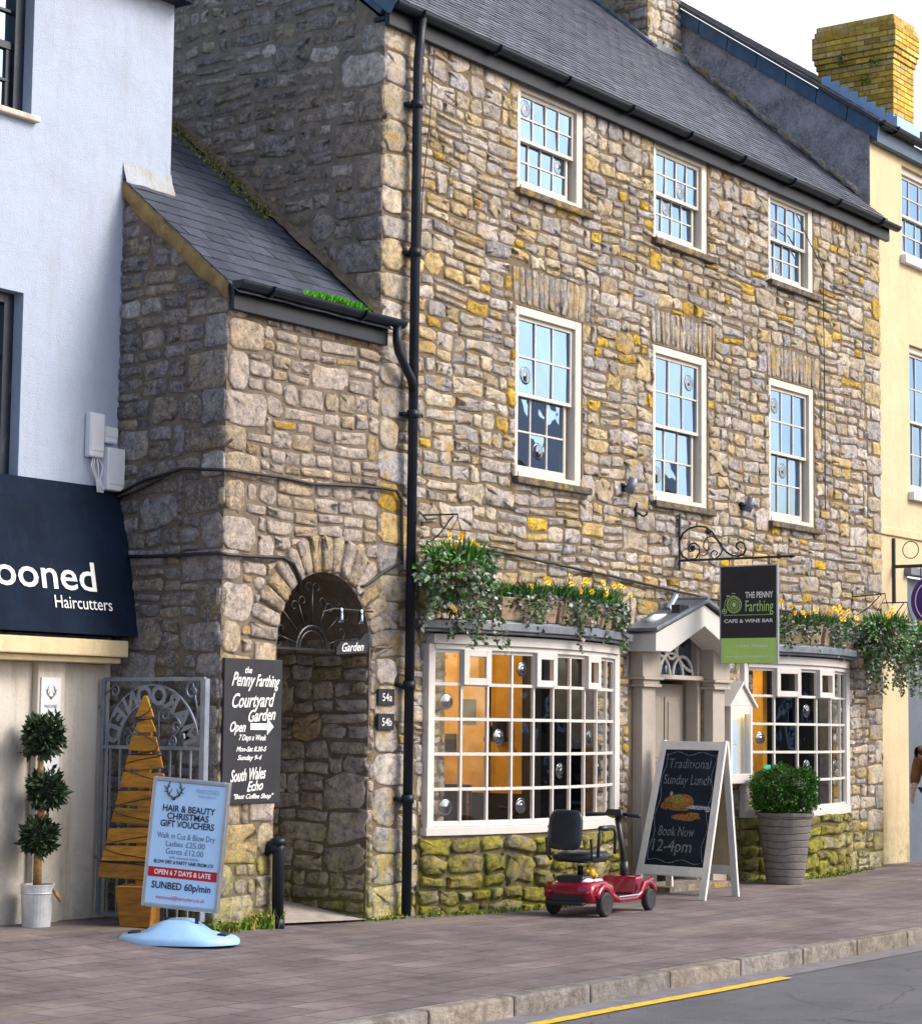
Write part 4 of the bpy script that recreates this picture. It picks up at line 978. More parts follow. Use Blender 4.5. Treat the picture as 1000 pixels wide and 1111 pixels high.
# ================================================================ THINGS
# ---- hanging sign and bracket (plane X=4.95, arm towards the street)
BX=4.95
def sg(u,z,d=0): return (BX-d,-u,z)
def crp(x,y): return ((x-225)/2.94/95,3.30+(190-y)/2.94/112)
br=thing('sign_bracket','black wrought iron scroll bracket holding the green and black hanging sign','bracket',(BX,0,3.3))
m=MB();m.box(BX-.012,BX+.012,-.035,-.022,3.2,3.78);m.bar(sg(.02,3.30),sg(1.28,3.30),.022,.022)
m.lathe(sg(1.28,3.30),[(.012,0),(.022,.01),(.004,.06)],8,axis=(0,-1,0));m.box(BX-.02,BX+.02,-.03,.0,3.25,3.28);m.box(BX-.02,BX+.02,-.03,.0,3.70,3.73)
m.bar(sg(1.16,3.28),sg(1.16,3.33),.03,.03)
obj('arm',m,M['black'],br)
def spir(cx,cz,r0,r1,a0,turns,n=40): return [(cx+(r0+(r1-r0)*i/n)*math.cos(R(a0)+2*PI*turns*i/n),cz+(r0+(r1-r0)*i/n)*math.sin(R(a0)+2*PI*turns*i/n)) for i in range(n+1)]
def scr(pts,r=.009,name='scroll'):
    m=MB();m.tube([sg(*p) for p in pts],r,6);obj(name,m,M['black'],br,smooth=True)
big=[crp(x,y) for x,y in((262,188),(243,175),(232,150),(232,125),(243,98),(265,82),(290,76),(315,80),(338,98),(355,125),(370,150),(385,168),(402,180),(420,183),(438,176),(446,160),(440,142),(428,135),(417,141),(415,153),(424,160))]
scr(big,.011)
scr([crp(x,y) for x,y in((262,188),(285,185),(298,165),(296,145),(283,133),(268,135),(260,148),(266,160),(277,158),(278,150))])
scr([crp(x,y) for x,y in((345,190),(362,178),(372,160),(370,140),(355,125),(338,112),(322,116),(312,130),(310,148),(318,160),(328,155),(327,146))],.007)
scr([crp(x,y) for x,y in((345,190),(334,180),(335,166),(346,160),(356,168),(350,176))],.007)
scr([crp(x,y) for x,y in((300,172),(312,176),(322,170),(324,160))],.006)
m=MB();m.lathe(sg(*crp(275,149)),[(.0,-.01),(.03,-.006),(.03,.006),(0,.01)],12,axis=(1,0,0));m.lathe(sg(*crp(324,97)),[(.0,-.03),(.025,-.02),(.03,.02),(0,.03)],10,axis=(1,0,0));obj('rosette',m,M['black'],br)
hs=thing('hanging_sign','black and lime green cafe sign with a bicycle emblem hanging from the scroll bracket','sign',(BX,-.82,2.25))
m=MB();m.box(BX-.014,BX+.014,-1.135,-.515,2.25,3.215);obj('panel',m,M['boardblack'],hs,bevel=.003)
m=MB();m.box(BX-.018,BX+.018,-1.150,-1.136,2.24,3.225);m.box(BX-.018,BX+.018,-.514,-.500,2.24,3.225);m.box(BX-.018,BX+.018,-1.136,-.514,3.216,3.228);obj('edge_trim',m,M['steel'],hs)
m=MB();m.box(BX-.0165,BX-.0142,-1.134,-.516,2.252,2.50);obj('green_band',m,M['green'],hs)
m=MB()
for u in(.60,1.05): m.tube([sg(u,3.22),sg(u,3.30)],.005,6)
obj('hanger',m,M['black'],hs)
X0=BX-.0185
m=MB();text(m,'THE PENNY',.085,*XS,(X0,-.945,2.90),'CENTER',width=.31,bold=.002);text(m,'CAFE & WINE BAR',.05,*XS,(X0,-.825,2.655),'CENTER',width=.55,bold=.001);text(m,'01656 784666',.04,*XS,(X0,-.86,2.41),'CENTER',width=.36)
text(m,'www.pennyfarthingcafe.co.uk',.03,*XS,(X0,-.825,2.31),'CENTER',width=.54);obj('lettering',m,M['letter'],hs)
m=MB();text(m,'Farthing',.16,*XS,(X0,-.945,2.765),'CENTER',width=.31);m.box(X0,X0+.001,-1.10,-.55,2.728,2.733)
wc=sg(.655,2.82,.0185)
def ring(m,c,r,w,n=28):
    m.lathe(c,[(r,0),(r,-.002),(r-w,-.002),(r-w,0)],n,axis=(1,0,0),close=False)
ring(m,(X0,-.665,2.835),.085,.008);ring(m,(X0,-.665,2.835),.066,.004);ring(m,(X0,-.665,2.835),.045,.004);ring(m,(X0,-.665,2.835),.02,.02)
for i in range(16):
    t=2*PI*i/16;m.bar((X0,-.665+.02*math.cos(t),2.835+.02*math.sin(t)),(X0,-.665+.08*math.cos(t),2.835+.08*math.sin(t)),.002,.003)
ring(m,(X0,-.555,2.77),.028,.006);ring(m,(X0,-.555,2.77),.010,.010)
m.tube([(X0,-.555,2.77),(X0,-.56,2.86),(X0,-.60,2.92),(X0,-.665,2.925),(X0,-.69,2.90)],.003,5);m.tube([(X0,-.58,2.925),(X0,-.61,2.925)],.006,5);m.tube([(X0,-.64,2.95),(X0,-.68,2.945)],.003,5)
obj('emblem',m,M['green_letter'],hs)
# ---- courtyard board
cbd=thing('courtyard_board','tall dark board with white brush script and an arrow pointing to the arch','sign',(-1.545,-.03,1.0))
m=MB();m.box(-1.885,-1.215,-.035,-.008,.985,2.095);obj('panel',m,M['boardblack'],cbd,bevel=.004)
m=MB();yy=-.0375
def tb(s,size,x,z,w,sh=.35,al='CENTER',b=.003,rot=0,mm=None):
    c,s_=math.cos(rot),math.sin(rot);text(mm or m,s,size,(c,0,s_),(-s_,0,c),(x,yy,z),al,width=w,shear=sh,bold=b)
tb('the',.07,-1.62,1.985,.08,b=.001);tb('Penny',.15,-1.685,1.885,.27,.45,rot=-.02,b=.002);tb('Farthing',.13,-1.40,1.885,.28,.45,rot=-.02,b=.002)
tb('Courtyard',.155,-1.57,1.725,.50,.45,rot=.03,b=.002);tb('Garden',.13,-1.46,1.62,.32,.45,rot=.07,b=.002);tb('Open',.11,-1.735,1.535,.18,.45,b=.002)
tb('7 Days a Week',.062,-1.56,1.47,.32,.4,b=.001);tb('Mon-Sat 8.30-5',.052,-1.57,1.385,.35,.4,b=.001);tb('Sunday 9-4',.052,-1.59,1.32,.28,.4,b=.001)
text(m,'7',.01,(1,0,0),(0,0,1),(-1.7,yy,1.0)) if False else None
obj('lettering',m,M['letter'],cbd)
m=MB();tb('South Wales',.13,-1.60,1.165,.41,.45,rot=.07,b=.002);tb('Echo',.105,-1.52,1.085,.19,.45,rot=.06,b=.002);tb('"Best Coffee Shop"',.05,-1.54,1.025,.46,.4,b=.001)
m2=m;obj('newspaper_lettering',m,M['letter'],cbd)
m=MB();m.prism([(-1.58,1.60),(-1.385,1.60),(-1.385,1.64),(-1.31,1.575),(-1.385,1.51),(-1.385,1.55),(-1.58,1.55)],lambda u,v,d:(u,-.0355-d,v),0,.002);obj('arrow',m,M['letter'],cbd)
# ---- plaques
for s,z,lab in(('54a',1.83,'upper slate number plaque reading 54a beside the arch'),('54b',1.625,'lower slate number plaque reading 54b beside the arch')):
    t_=thing('number_plaque',lab,'house number',(.10,-.03,z-.07),group='slate number plaques beside the arch');m=MB();m.box(.0,.215,-.045,-.02,z-.068,z+.068);obj('plate',m,M['boardblack'],t_,bevel=.004)
    m=MB();text(m,s,.095,*XF,(.11,-.0475,z-.033),'CENTER',width=.13);obj('numerals',m,M['letter'],t_)
# ---- iron fan grille in the arch, with garden sign
gr=thing('arch_grille','rusty iron sunburst grille filling the head of the stone arch','grille',(acx,.10,2.2))
m=MB();y=.12;m.bar((acx-ar,y,2.2),(acx+ar,y,2.2),.02,.02);m.tube(arcpts(acx-.02,2.2,.19,0,180,y),.011,6);m.tube(arcpts(acx-.02,2.2,.15,0,180,y),.006,6);obj('frame',m,M['black'],gr)
for i in range(7):
    a=R(14+i*25.3);m=MB();c,s=math.cos(a),math.sin(a);L0,L1=.19,(.50 if i%2 else .40);cx=acx-.02
    m.tube([(cx+c*L0,y,2.2+s*L0),(cx+c*L1,y,2.2+s*L1)],.007,6)
    ex,ez=cx+c*L1,2.2+s*L1
    for sg_ in(-1,1):
        pts=[]
        for k in range(14):
            t=k/13;r=.055*(1-t*.75);an=a+sg_*(PI/2)-sg_*t*1.6*PI;pts.append((ex-sg_*s*-.0+math.cos(an)*r+(-s*sg_)*-.055*0+c*.0+(-s)*(-sg_)*.055,y,ez+math.sin(an)*r+c*(-sg_)*.055))
        m.tube(pts,.005,5)
    obj('ray',m,M['black'],gr,smooth=True)
m=MB();m.tube([(-.72,-.02,2.50),(-.62,-.06,2.53),(-.12,-.06,2.53)],.009,6);ga=thing('garden_sign','small dark fan shaped board lettered Garden hanging in the arch','sign',(-.42,-.06,2.2));obj('rail',m,M['black'],ga)
m=MB();m.prism([(-.60,2.16),(-.20,2.19),(-.17,2.35),(-.24,2.345),(-.30,2.29),(-.38,2.27),(-.55,2.265),(-.60,2.22)],lambda u,v,d:(u,-.06-d,v),0,.015);obj('panel',m,M['boardblack'],ga)
m=MB();text(m,'Garden',.10,(1,0,.06),(0,0,1),(-.40,-.0775,2.195),'CENTER',width=.28,shear=.3,bold=.001);obj('lettering',m,M['letter'],ga)
for x in(-.53,-.27):
    t_=thing('glass_lantern','small clear glass lamp hanging from the rail under the arch, '+('the left one' if x<-.4 else 'the right one'),'lamp',(x,-.06,2.43));m=MB();m.lathe((x,-.06,2.42),[(.028,0),(.022,.03),(.02,.10)],10);obj('shade',m,M['bull'],t_,smooth=True);m=MB();m.lathe((x,-.06,2.51),[(.02,0),(.01,.03)],8);obj('cap',m,M['chrome'],t_)
# ---- standpipe
m=MB();m.tube([(-1.31,.02,.62),(-1.31,-.06,.655),(-1.29,-.09,.655)],.05,12);m.tube([(-1.29,-.09,.68),(-1.285,-.09,.62),(-1.28,-.09,.06)],[.055,.048,.046],12);m.tube([(-1.29,-.09,.665),(-1.29,-.09,.715)],.060,12);m.tube([(-1.28,-.09,.02),(-1.28,-.09,.10)],.056,12)
single('drain_stub',m,M['gutter'],'short black iron waste pipe with an elbow at the left of the archway','pipe',smooth=True)
# ---- utility boxes on the white wall
def ubox(x0,x1,z0,z1,lab,d=.07,tilt=0):
    t_=thing('junction_box',lab,'electrical box',((x0+x1)/2,WY,z0),group='white cable boxes on the shop wall');m=MB();m.box(x0,x1,WY-d,WY,z0,z1);obj('housing',m,M['white'],t_,bevel=.012)
    m=MB();m.box(x0+.008,x1-.008,WY-d-.006,WY-d-.001,z0+.05,z1-.008);obj('cover',m,M['white'],t_,bevel=.003)
ubox(-2.27,-2.12,3.67,4.02,'tall white junction box, leftmost of the three on the white wall')
ubox(-2.10,-1.96,3.80,3.93,'small square white box above the domed one on the wall edge',.06)
ubox(-2.10,-1.915,3.42,3.76,'domed white cable box directly above the end of the awning',.10)
m=MB()
for k in range(4): m.tube([(-2.2+k*.02,WY-.03,3.67),(-2.22+k*.03+U(-.03,.03),WY-.05,3.60),(-2.17+k*.015,WY-.04,3.5),(-2.15+k*.02,WY-.04,3.40)],.006,6)
single('loose_cables',m,M['white'],'bunch of thin white cables under the tall junction box','cable')
# ---- cables
def cable(pts,r,lab,cat='cable',n=6,mat='cable'):
    out=[]
    for (a,b) in zip(pts,pts[1:]):
        a=V(a);b=V(b);k=max(1,int((b-a).length/.12))
        for i in range(k):
            t=i/k;out.append(a.lerp(b,t)+V((0,0,.006*noise.noise(a*3+V((t*9,0,0))))))
    out.append(V(pts[-1]));m=MB();m.tube(out,r,n);single('cable',m,M[mat],lab,cat,smooth=True,group='cables fixed to the stone walls')
YC=-.045
cable([(XL-.04,1.12,3.40),(XL-.04,.8,3.50),(XL-.045,.4,3.56),(XL-.05,.0,3.53),(XL,-.05,3.53),(-1.3,YC,3.535),(-.9,YC,3.52),(0,YC,3.575),(.2,YC,3.57),(.27,YC,3.50),(.29,YC,2.95)],.014,'upper black cable sagging across the side building above the arch')
cable([(XL-.04,1.12,3.36),(XL-.04,.8,3.44),(XL-.04,.5,3.55)],.011,'short black cable loop on the side wall beside the awning')
cable([(XL-.04,1.12,2.90),(XL-.04,.5,2.89),(XL-.05,0,2.89),(XL,-.05,2.88),(-1.5,YC,2.89),(-1.25,YC,2.90),(-1.12,YC,2.86),(-1.03,YC,2.74),(-.98,.02,2.66)],.016,'lower black cable running over the side wall into the arch')
cable([(-.30,.02,2.72),(-.2,YC,2.74),(0,YC,2.85),(.28,YC,2.97)],.013,'black cable curving from the arch to the drainpipe')
cable([(.9,-.05,3.17),(1.6,-.05,3.165),(2.6,-.05,3.11),(3.6,-.05,3.06),(4.9,-.05,2.98),(5.6,-.05,2.94),(6.4,-.05,2.93),(8.4,-.05,2.86)],.014,'long black cable along the cafe front above the flower troughs')
cable([(.34,-.15,3.30),(.50,-.06,3.42),(.62,-.05,3.36),(.75,-.05,3.38)],.008,'thin black wire looping beside the drainpipe above the hanging basket')
cable([(.62,-.07,7.5),(.58,-.06,6.9),(.50,-.05,6.2),(.46,-.05,5.2)],.005,'thin wire hanging down beside the top of the drainpipe')
cable([(7.3,-.16,7.35),(7.75,-.05,7.22),(8.17,-.05,6.9),(8.2,-.05,5.6),(8.2,-.05,4.1)],.006,'thin wire hanging beside the right hand sash windows')
# ---- spotlights, hook
for x,z,lab in((3.86,3.95,'small grey spotlight on the wall between the left and middle lower sash windows'),(6.28,3.98,'small grey spotlight on the wall between the middle and right lower sash windows')):
    t_=thing('wall_spotlight',lab,'light',(x,0,z),group='small grey spotlights on the cafe wall');m=MB();m.box(x-.03,x+.03,-.03,-.0,z-.04,z+.04);m.tube([(x,-.02,z),(x,-.08,z+.01)],.012,8);obj('mount',m,M['gutter'],t_)
    m=MB();m.tube([(x+.02,-.07,z-.06),(x+.04,-.12,z+.09)],[.042,.048],12);obj('lamp_head',m,M['lead'],t_,smooth=True)
m=MB();m.box(4.10,4.13,-.03,-.0,3.68,3.82);m.tube([(4.115,-.03,3.72),(4.115,-.10,3.68),(4.115,-.14,3.70),(4.115,-.14,3.73)],.010,6);single('iron_hook',m,M['black'],'small black iron hook on the wall left of the scroll bracket','hook')
# ---- floodlight over the porch roof
fl=thing('floodlight','dark floodlight with a foil wrapped cable box standing on the porch roof','light',(4.5,-.25,2.7))
m=MB();m.tube([(4.1,-.16,2.64),(4.2,-.18,2.67),(4.42,-.2,2.70)],[.03,.045,.035],8);obj('foil_pipe',m,M['white'],fl,smooth=True)
m=MB();m.box(4.42,4.60,-.34,-.24,2.73,2.82);m.tube([(4.5,-.28,2.73),(4.5,-.22,2.64)],.012,6);obj('lamp_head',m,M['black'],fl,bevel=.008)
m=MB();m.tube([(4.56,-.12,2.78),(4.74,-.10,2.93)],.035,8);obj('grey_tube',m,M['steel'],fl)
# ---- menu case
mc=thing('menu_case','gable topped menu display case with white sheets, fixed beside the porch','display case',(6.07,-.08,1.03))
m=MB();f_=lambda u,v,d:(u,-.02-d,v)
x0,x1=5.82,6.32
m.prism([(x0,1.84),(x1,1.84),(x1-.01,1.86),((x0+x1)/2,2.07),(x0+.01,1.86)],f_,0,.11);m.box(x0+.01,x0+.06,-.13,-.02,1.07,1.84);m.box(x1-.06,x1-.01,-.13,-.02,1.07,1.84);m.box(x0+.06,x1-.06,-.128,-.02,1.07,1.13);m.box(x0+.06,x1-.06,-.128,-.02,1.75,1.84);m.box(x0+.06,x1-.06,-.035,-.02,1.13,1.75);m.box(x0-.02,x1+.02,-.15,-.02,1.03,1.07);obj('case',m,M['frame_bay'],mc,bevel=.004)
m=MB()
for a,b in(((x0-.05,1.83),((x0+x1)/2,2.09)),((x1+.05,1.83),((x0+x1)/2,2.09))): m.bar((a[0],-.08,a[1]),(b[0],-.08,b[1]),.16,.025,up=(0,0,1))
obj('case_roof',m,M['frame_bay'],mc)
m=MB();m.box(x0+.09,x0+.30,-.041,-.037,1.44,1.74);m.box(x0+.09,x0+.29,-.041,-.037,1.14,1.42);obj('menu_sheet',m,M['sky_white'],mc)
m=MB();m.box(x0+.10,x1-.10,-.07,-.055,1.725,1.745);obj('lit_strip',m,emit('lit_strip',(1,.7,.25),5),mc)
m=MB();m.poly([(x0+.06,-.10,1.13),(x1-.06,-.10,1.13),(x1-.06,-.10,1.75),(x0+.06,-.10,1.75)]);obj('case_glass',m,M['glass_bay'],mc)
# ---- green sticker and posters
m=MB();xx,_y=fR(.10,.0);m.box(6.50,6.64,_y-.035,_y-.032,1.13,1.22);single('window_sticker',m,paint('sticker_green',(.02,.42,.28),.4,bump=0),'small turquoise sticker inside the right bow window above the clipped bush','sticker')
po=thing('poster','white poster with an antler emblem on the shop pillar above the topiary','poster',(-2.62,WY-.09,1.4));m=MB();m.box(-2.735,-2.535,WY-.098,WY-.087,1.05,1.93);obj('sheet',m,M['white'],po)
def antlers(m,cx,cz,s,mk):
    for g in(-1,1):
        pts=[(.05,-.0),(.30,.12),(.42,.40),(.34,.72),(.22,.9)];m.tube([mk(cx+g*a*s,cz+b*s) for a,b in pts],[.05*s,.05*s,.045*s,.035*s,.015*s],6)
        for (a,b),(c,d) in(((.30,.12),(.12,.50)),((.42,.40),(.60,.62)),((.40,.50),(.24,.62)),((.37,.3),(.58,.28))): m.tube([mk(cx+g*a*s,cz+b*s),mk(cx+g*c*s,cz+d*s)],[.04*s,.012*s],5)
    m.tube([mk(cx-.08*s,cz-.02*s),mk(cx,cz-.1*s),mk(cx+.08*s,cz-.02*s)],.08*s,6)
m=MB();antlers(m,-2.635,1.78,.10,lambda a,b:(a,WY-.0995,b));obj('emblem',m,paint('antler_brown',(.16,.10,.06),.7,bump=0),po)
m=MB();text(m,'MAROONED',.035,*XF,(-2.635,WY-.0995,1.70),width=.13);text(m,'Need a',.05,*XF,(-2.635,WY-.0995,1.60),width=.13);text(m,'HAIR & BEAUTY',.03,*XF,(-2.635,WY-.0995,1.14),width=.14);text(m,'open late',.03,*XF,(-2.635,WY-.0995,1.2),width=.1);obj('lettering',m,M['dark_letter'],po)
po=thing('poster','yellow poster on the shop front at the far left edge beside the pillar','poster',(-3.2,WY-.03,1.2));m=MB();m.box(-3.6,-3.09,WY-.028,WY-.021,1.32,1.80);obj('sheet',m,paint('yellow_paper',(.70,.47,.10),.6),po)
# ---- MAROONED gate: folded open, parallel to the side wall (plane X=-2.06)
GX=-2.06;gt=thing('iron_gate','grey wrought iron gate with an arch of letters, swung open against the stone side wall','gate',(GX,1.06,.1))
gy0,gy1=1.07,0.0;Wg=gy0-gy1;gp=lambda u,z,d=0:(GX-d,gy0-u,z)     # u runs from the hinge towards the street
zb,zm_,zt=.12,1.405,1.93
m=MB()
m.bar(gp(0,zb),gp(0,zt),.03,.03,up=(1,0,0));m.bar(gp(Wg,zb),gp(Wg,zt),.05,.05,up=(1,0,0));m.bar(gp(0,zt),gp(Wg,zt),.022,.03);m.bar(gp(0,zm_),gp(Wg,zm_),.02,.028);m.bar(gp(0,zb),gp(Wg,zb),.02,.03)
for z in(1.72,.55): m.tube([gp(-.05,z),gp(0,z)],.014,8)
obj('frame',m,M['gate'],gt,bevel=.002)
uc=Wg/2-.01;ra=.49;rb=.35
m=MB()
for r_ in(ra,rb):
    pts=[gp(uc-r_*math.cos(PI*i/28),zm_+r_*1.0*math.sin(PI*i/28)*(.98 if r_==ra else 1.0)) for i in range(29)]
    m.tube(pts,.010,6)
obj('arch',m,M['gate'],gt,smooth=True)
for i in range(9):
    u=.09+i*(Wg-.16)/8.6;m=MB();m.bar(gp(u,zb),gp(u,zm_),.014,.014,up=(1,0,0));obj('bar',m,M['gate'],gt)
def gscroll(cu,cz,r,a0,tu,tail=None):
    m=MB();pts=[gp(*p) for p in spir(cu,cz,r,r*.2,a0,tu,26)]
    if tail: pts=[gp(*tail)]+pts
    m.tube(pts,.007,5);obj('scroll',m,M['gate'],gt,smooth=True)
gscroll(.12,1.84,.05,90,-1.2,(.0,1.80));gscroll(Wg-.13,1.84,.07,90,1.2,(Wg-.05,1.60));gscroll(.36,1.56,.07,200,1.3);gscroll(.66,1.66,.06,180,-1.3,(.60,1.42));gscroll(.78,1.56,.05,0,1.2,(.66,1.42));gscroll(.46,1.64,.05,0,1.2,(.55,1.42));gscroll(.74,1.45,.05,90,-1.3);gscroll(.30,1.45,.045,90,1.3)
m=MB();s='MAROONED'
for i,chh in enumerate(s):
    a=PI*(.085+.83*i/7);c_,s_=math.cos(a),math.sin(a)    # a measured from the street side (M first)
    u=uc+.42*c_;z=zm_+.41*s_
    # reads correctly from the passage (+X) side: right=+Y there, mirrored from the street
    up=V((0,-c_,s_));rt=V((0,s_,c_));text(m,chh,.20,rt,up,V(gp(u,z))-up*.072-V((.012,0,0)),'CENTER',bold=.008)
obj('lettering',m,M['gate'],gt)
# ---- pallet wood christmas tree
pt=thing('pallet_tree','christmas tree shape of yellow brown pallet boards wound with lights, behind the shop sign','wooden tree',(-2.28,.40,gz(-2.28,.40)),rz=R(-68))
z0=0
def lv():
    k=U(.7,1.15);return (k,k*U(.9,1.05),k)
m=MB();m.box(-.045,.045,-.0,.04,.28,1.5,(1,.95,.9));obj('trunk_board',m,M['pallet'],pt,world=False,bevel=.004)
m=MB();m.add([(-.12,-.11,0),(.12,-.11,0),(.12,.12,0),(-.12,.12,0),(-.155,-.14,.30),(.155,-.14,.30),(.155,.15,.30),(-.155,.15,.30)],[(0,3,2,1),(4,5,6,7),(0,1,5,4),(1,2,6,5),(2,3,7,6),(3,0,4,7)],(.7,.62,.5));obj('base_box',m,M['pallet'],pt,world=False,bevel=.006)
nb=9;zz=.42
for i in range(nb):
    h=.112;zc_=zz-.02+i*.137;w0=.35-.032*i;w1=w0-.028;m=MB()
    if i==nb-1:w1=w0-.05
    k=U(-.012,.012);t_=U(-.008,.008)
    m.prism([(-w0,zc_-h/2-k),(w0,zc_-h/2+k),(w1,zc_+h/2+k),(-w1,zc_+h/2-k)],lambda u,v,d:(u,-d,v),t_,.022+t_,lv());obj('board',m,M['pallet'],pt,world=False,bevel=.004)
m=MB();m.prism([(-.075,1.56),(.075,1.56),(.012,1.72),(-.012,1.72)],lambda u,v,d:(u,-d,v),0,.022,lv());obj('top_point',m,M['pallet'],pt,world=False,bevel=.004)
m=MB();pts=[]
for i in range(160):
    t=i/159;z=.34+t*1.32;w=(.35-.30*t)*1.02;pts.append((w*math.sin(t*58+.3*math.sin(t*20)),-.03+.0*t,z+.05*math.sin(t*31)))
m.tube(pts,.0035,4);obj('light_string',m,M['cable'],pt,world=False)
# ---- pavement sign for hair salon
ps=thing('pavement_sign','silver framed swing sign with pale blue hair and beauty prices on a blue plastic base','sign',(-2.56,-.26,gz(-2.56,-.26)),rz=R(-62))
m=MB();n=36;vs=[]
prf=[(1.0,0),(1.0,.03),(.93,.055),(.62,.085),(.40,.15),(.0,.155)]
for r_,h in prf:
    for j in range(n):
        a=2*PI*j/n;k=1+.06*math.cos(4*a);vs.append((.42*r_*abs(math.cos(a))**.75*math.copysign(1,math.cos(a))*k,.27*r_*abs(math.sin(a))**.8*math.copysign(1,math.sin(a)),h-.02*math.cos(2*a)*(r_<.9)*(r_>.1)))
m.add(vs,[(i*n+j,i*n+(j+1)%n,(i+1)*n+(j+1)%n,(i+1)*n+j) for i in range(len(prf)-1) for j in range(n)]);bs=obj('base',m,M['blue_base'],ps,world=False,smooth=True)
m=MB();m.box(.30,.36,-.07,.07,.04,.075);m.box(-.36,-.30,-.07,.07,.04,.075);obj('handle_recess',m,M['rubber'],bs,world=False)
m=MB()
for x in(-.13,.13): m.box(x-.012,x+.012,-.01,.01,.12,.32)
obj('spring_leg',m,M['black'],ps,world=False)
tl=R(-4.5);ct,st_=math.cos(tl),math.sin(tl)
sp=lambda u,v,d:(u*ct-(v-.2)*st_,-d,.2+u*st_+(v-.2)*ct)
hw_,zs0,zs1=.285,.235,1.17
m=MB()
for (a,b,c,d) in((-hw_,-hw_+.028,zs0,zs1),(hw_-.028,hw_,zs0,zs1),(-hw_+.028,hw_-.028,zs1-.032,zs1),(-hw_+.028,hw_-.028,zs0,zs0+.032)):
    m.prism([(a,c),(b,c),(b,d),(a,d)],sp,-.035,.035)
obj('frame',m,M['steel'],ps,world=False,bevel=.008)
m=MB();m.prism([(-hw_+.02,zs0+.02),(hw_-.02,zs0+.02),(hw_-.02,zs1-.02),(-hw_+.02,zs1-.02)],sp,-.028,.028);obj('panel',m,M['sky_white'],ps,world=False)
m=MB();m.prism([(-hw_+.03,.455),(hw_-.03,.455),(hw_-.03,.525),(-hw_+.03,.525)],sp,.0285,.030);obj('red_band',m,M['red_band'],ps,world=False)
m=MB();rt=V((ct,0,st_));up_=V((-st_,0,ct))
def tp(s,size,v,w,mm=None,u=0,b=0): text(mm or m,s,size,rt,up_,sp(u,v,.0315),'CENTER',width=w,bold=b)
tp('HAIR & BEAUTY',.065,.93,.39,b=.0015);tp('CHRISTMAS',.065,.875,.31,b=.0015);tp('GIFT VOUCHERS',.065,.82,.40,b=.0015);tp('SUNBED 60p/min',.07,.375,.44,b=.0015);tp('BLOW DRY & PARTY HAIR FROM £15',.035,.555,.44,b=.001);obj('heading_lettering',m,M['dark_letter'],ps,world=False)
m=MB();tp('Walk in Cut & Blow Dry',.06,.735,.43);tp('Ladies £25.00',.058,.68,.29);tp('Gents £12.00',.058,.625,.28);tp('with selected stylists',.028,.592,.22);obj('price_lettering',m,paint('grey_blue_letter',(.07,.12,.24),.5,bump=0),ps,world=False)
m=MB();tp('OPEN 6 7 DAYS & LATE',.05,.475,.42,b=.001);obj('band_lettering',m,M['letter'],ps,world=False)
m=MB();tp('marooned@haircutters.co.uk',.04,.30,.36);obj('address_lettering',m,M['red_band'],ps,world=False)
m=MB();tp('MAROONED',.045,1.075,.17,u=.13);tp('HAIR & BEAUTY',.025,1.045,.14,u=.13);obj('brand_lettering',m,paint('pale_letter',(.22,.38,.50),.5,bump=0),ps,world=False)
m=MB();antlers(m,-.12,1.03,.13,lambda a,b:sp(a,b,.031));obj('emblem',m,paint('antler_dark',(.06,.04,.03),.7,bump=0),ps,world=False)
# ---- topiary in galvanised bucket
tx,ty=-2.86,.90;tz=gz(tx,ty);tp_=thing('topiary','three ball bay topiary in a galvanised bucket against the white shop front','potted plant',(tx,ty,tz))
m=MB();m.lathe((tx,ty,tz),[(.105,0),(.122,.30),(.128,.30),(.128,.31),(.116,.31),(.114,.28)],28,close=True);m.lathe((tx,ty,tz+.24),[(.1215,0),(.125,.006),(.122,.012)],28,close=False);obj('bucket',m,M['bucket'],tp_,smooth=False)
m=MB();m.tube([(tx+.06,ty-.105,tz+.28),(tx+.07,ty-.14,tz+.22),(tx+.11,ty-.13,tz+.19),(tx+.14,ty-.08,tz+.22),(tx+.125,ty-.03,tz+.28)],.012,8);obj('rope_handle',m,M['bark'],tp_,smooth=True)
m=MB();m.lathe((tx,ty,tz+.285),[(.112,0),(.0,.01)],20);obj('soil',m,M['soil'],tp_)
m=MB();m.tube([(tx,ty,tz+.27),(tx-.005,ty,tz+.55),(tx+.02,ty,tz+.78),(tx-.005,ty,tz+1.02),(tx,ty,tz+1.4)],[.034,.030,.028,.026,.018],10,col=(1,1,1));m.tube([(tx+.04,ty,tz+.7),(tx+.01,ty,tz+.95),(tx-.02,ty,tz+1.1)],.017,8,col=(1,1,1));obj('stem',m,M['bark'],tp_,smooth=True)
def leafball(name,c,rr,n,L,W,pal,par,squash=1,inner=.55,irr=.5):
    m=MB();c=V(c)
    for _ in range(n):
        d=rdir();k=1+irr*noise.noise(d*1.7+c*5)+.5*irr*noise.noise(d*5+c*3)+(U(.05,.22) if rng.random()<.04 else 0);r_=rr*(inner+(1-inner)*rng.random()**.4)*k;p=c+V((d.x,d.y,d.z*squash))*r_
        leaf(m,p,(d+rdir()*.75).normalized(),L*U(.7,1.2),W*U(.7,1.2),vary(pal(),.3),fold=.2)
    return obj(name,m,M['leaf'],par)
palb=lambda:rng.choice([(.012,.030,.012),(.02,.045,.018),(.028,.06,.02),(.045,.075,.03)])
for bz,br_ in((1.40,.09),(1.0,.08),(.66,.08)):
    m=MB();m.blob((tx+(.04 if bz==1. else 0),ty-.02,tz+bz),br_*1.25,br_*1.25,br_*1.25,2,.2,col=(.01,.018,.008));obj('foliage_core',m,M['leaf'],tp_)
leafball('foliage_ball',(tx+.0,ty-.02,tz+1.40),.130,800,.07,.030,palb,tp_)
leafball('foliage_ball',(tx+.05,ty-.02,tz+1.00),.112,620,.07,.030,palb,tp_)
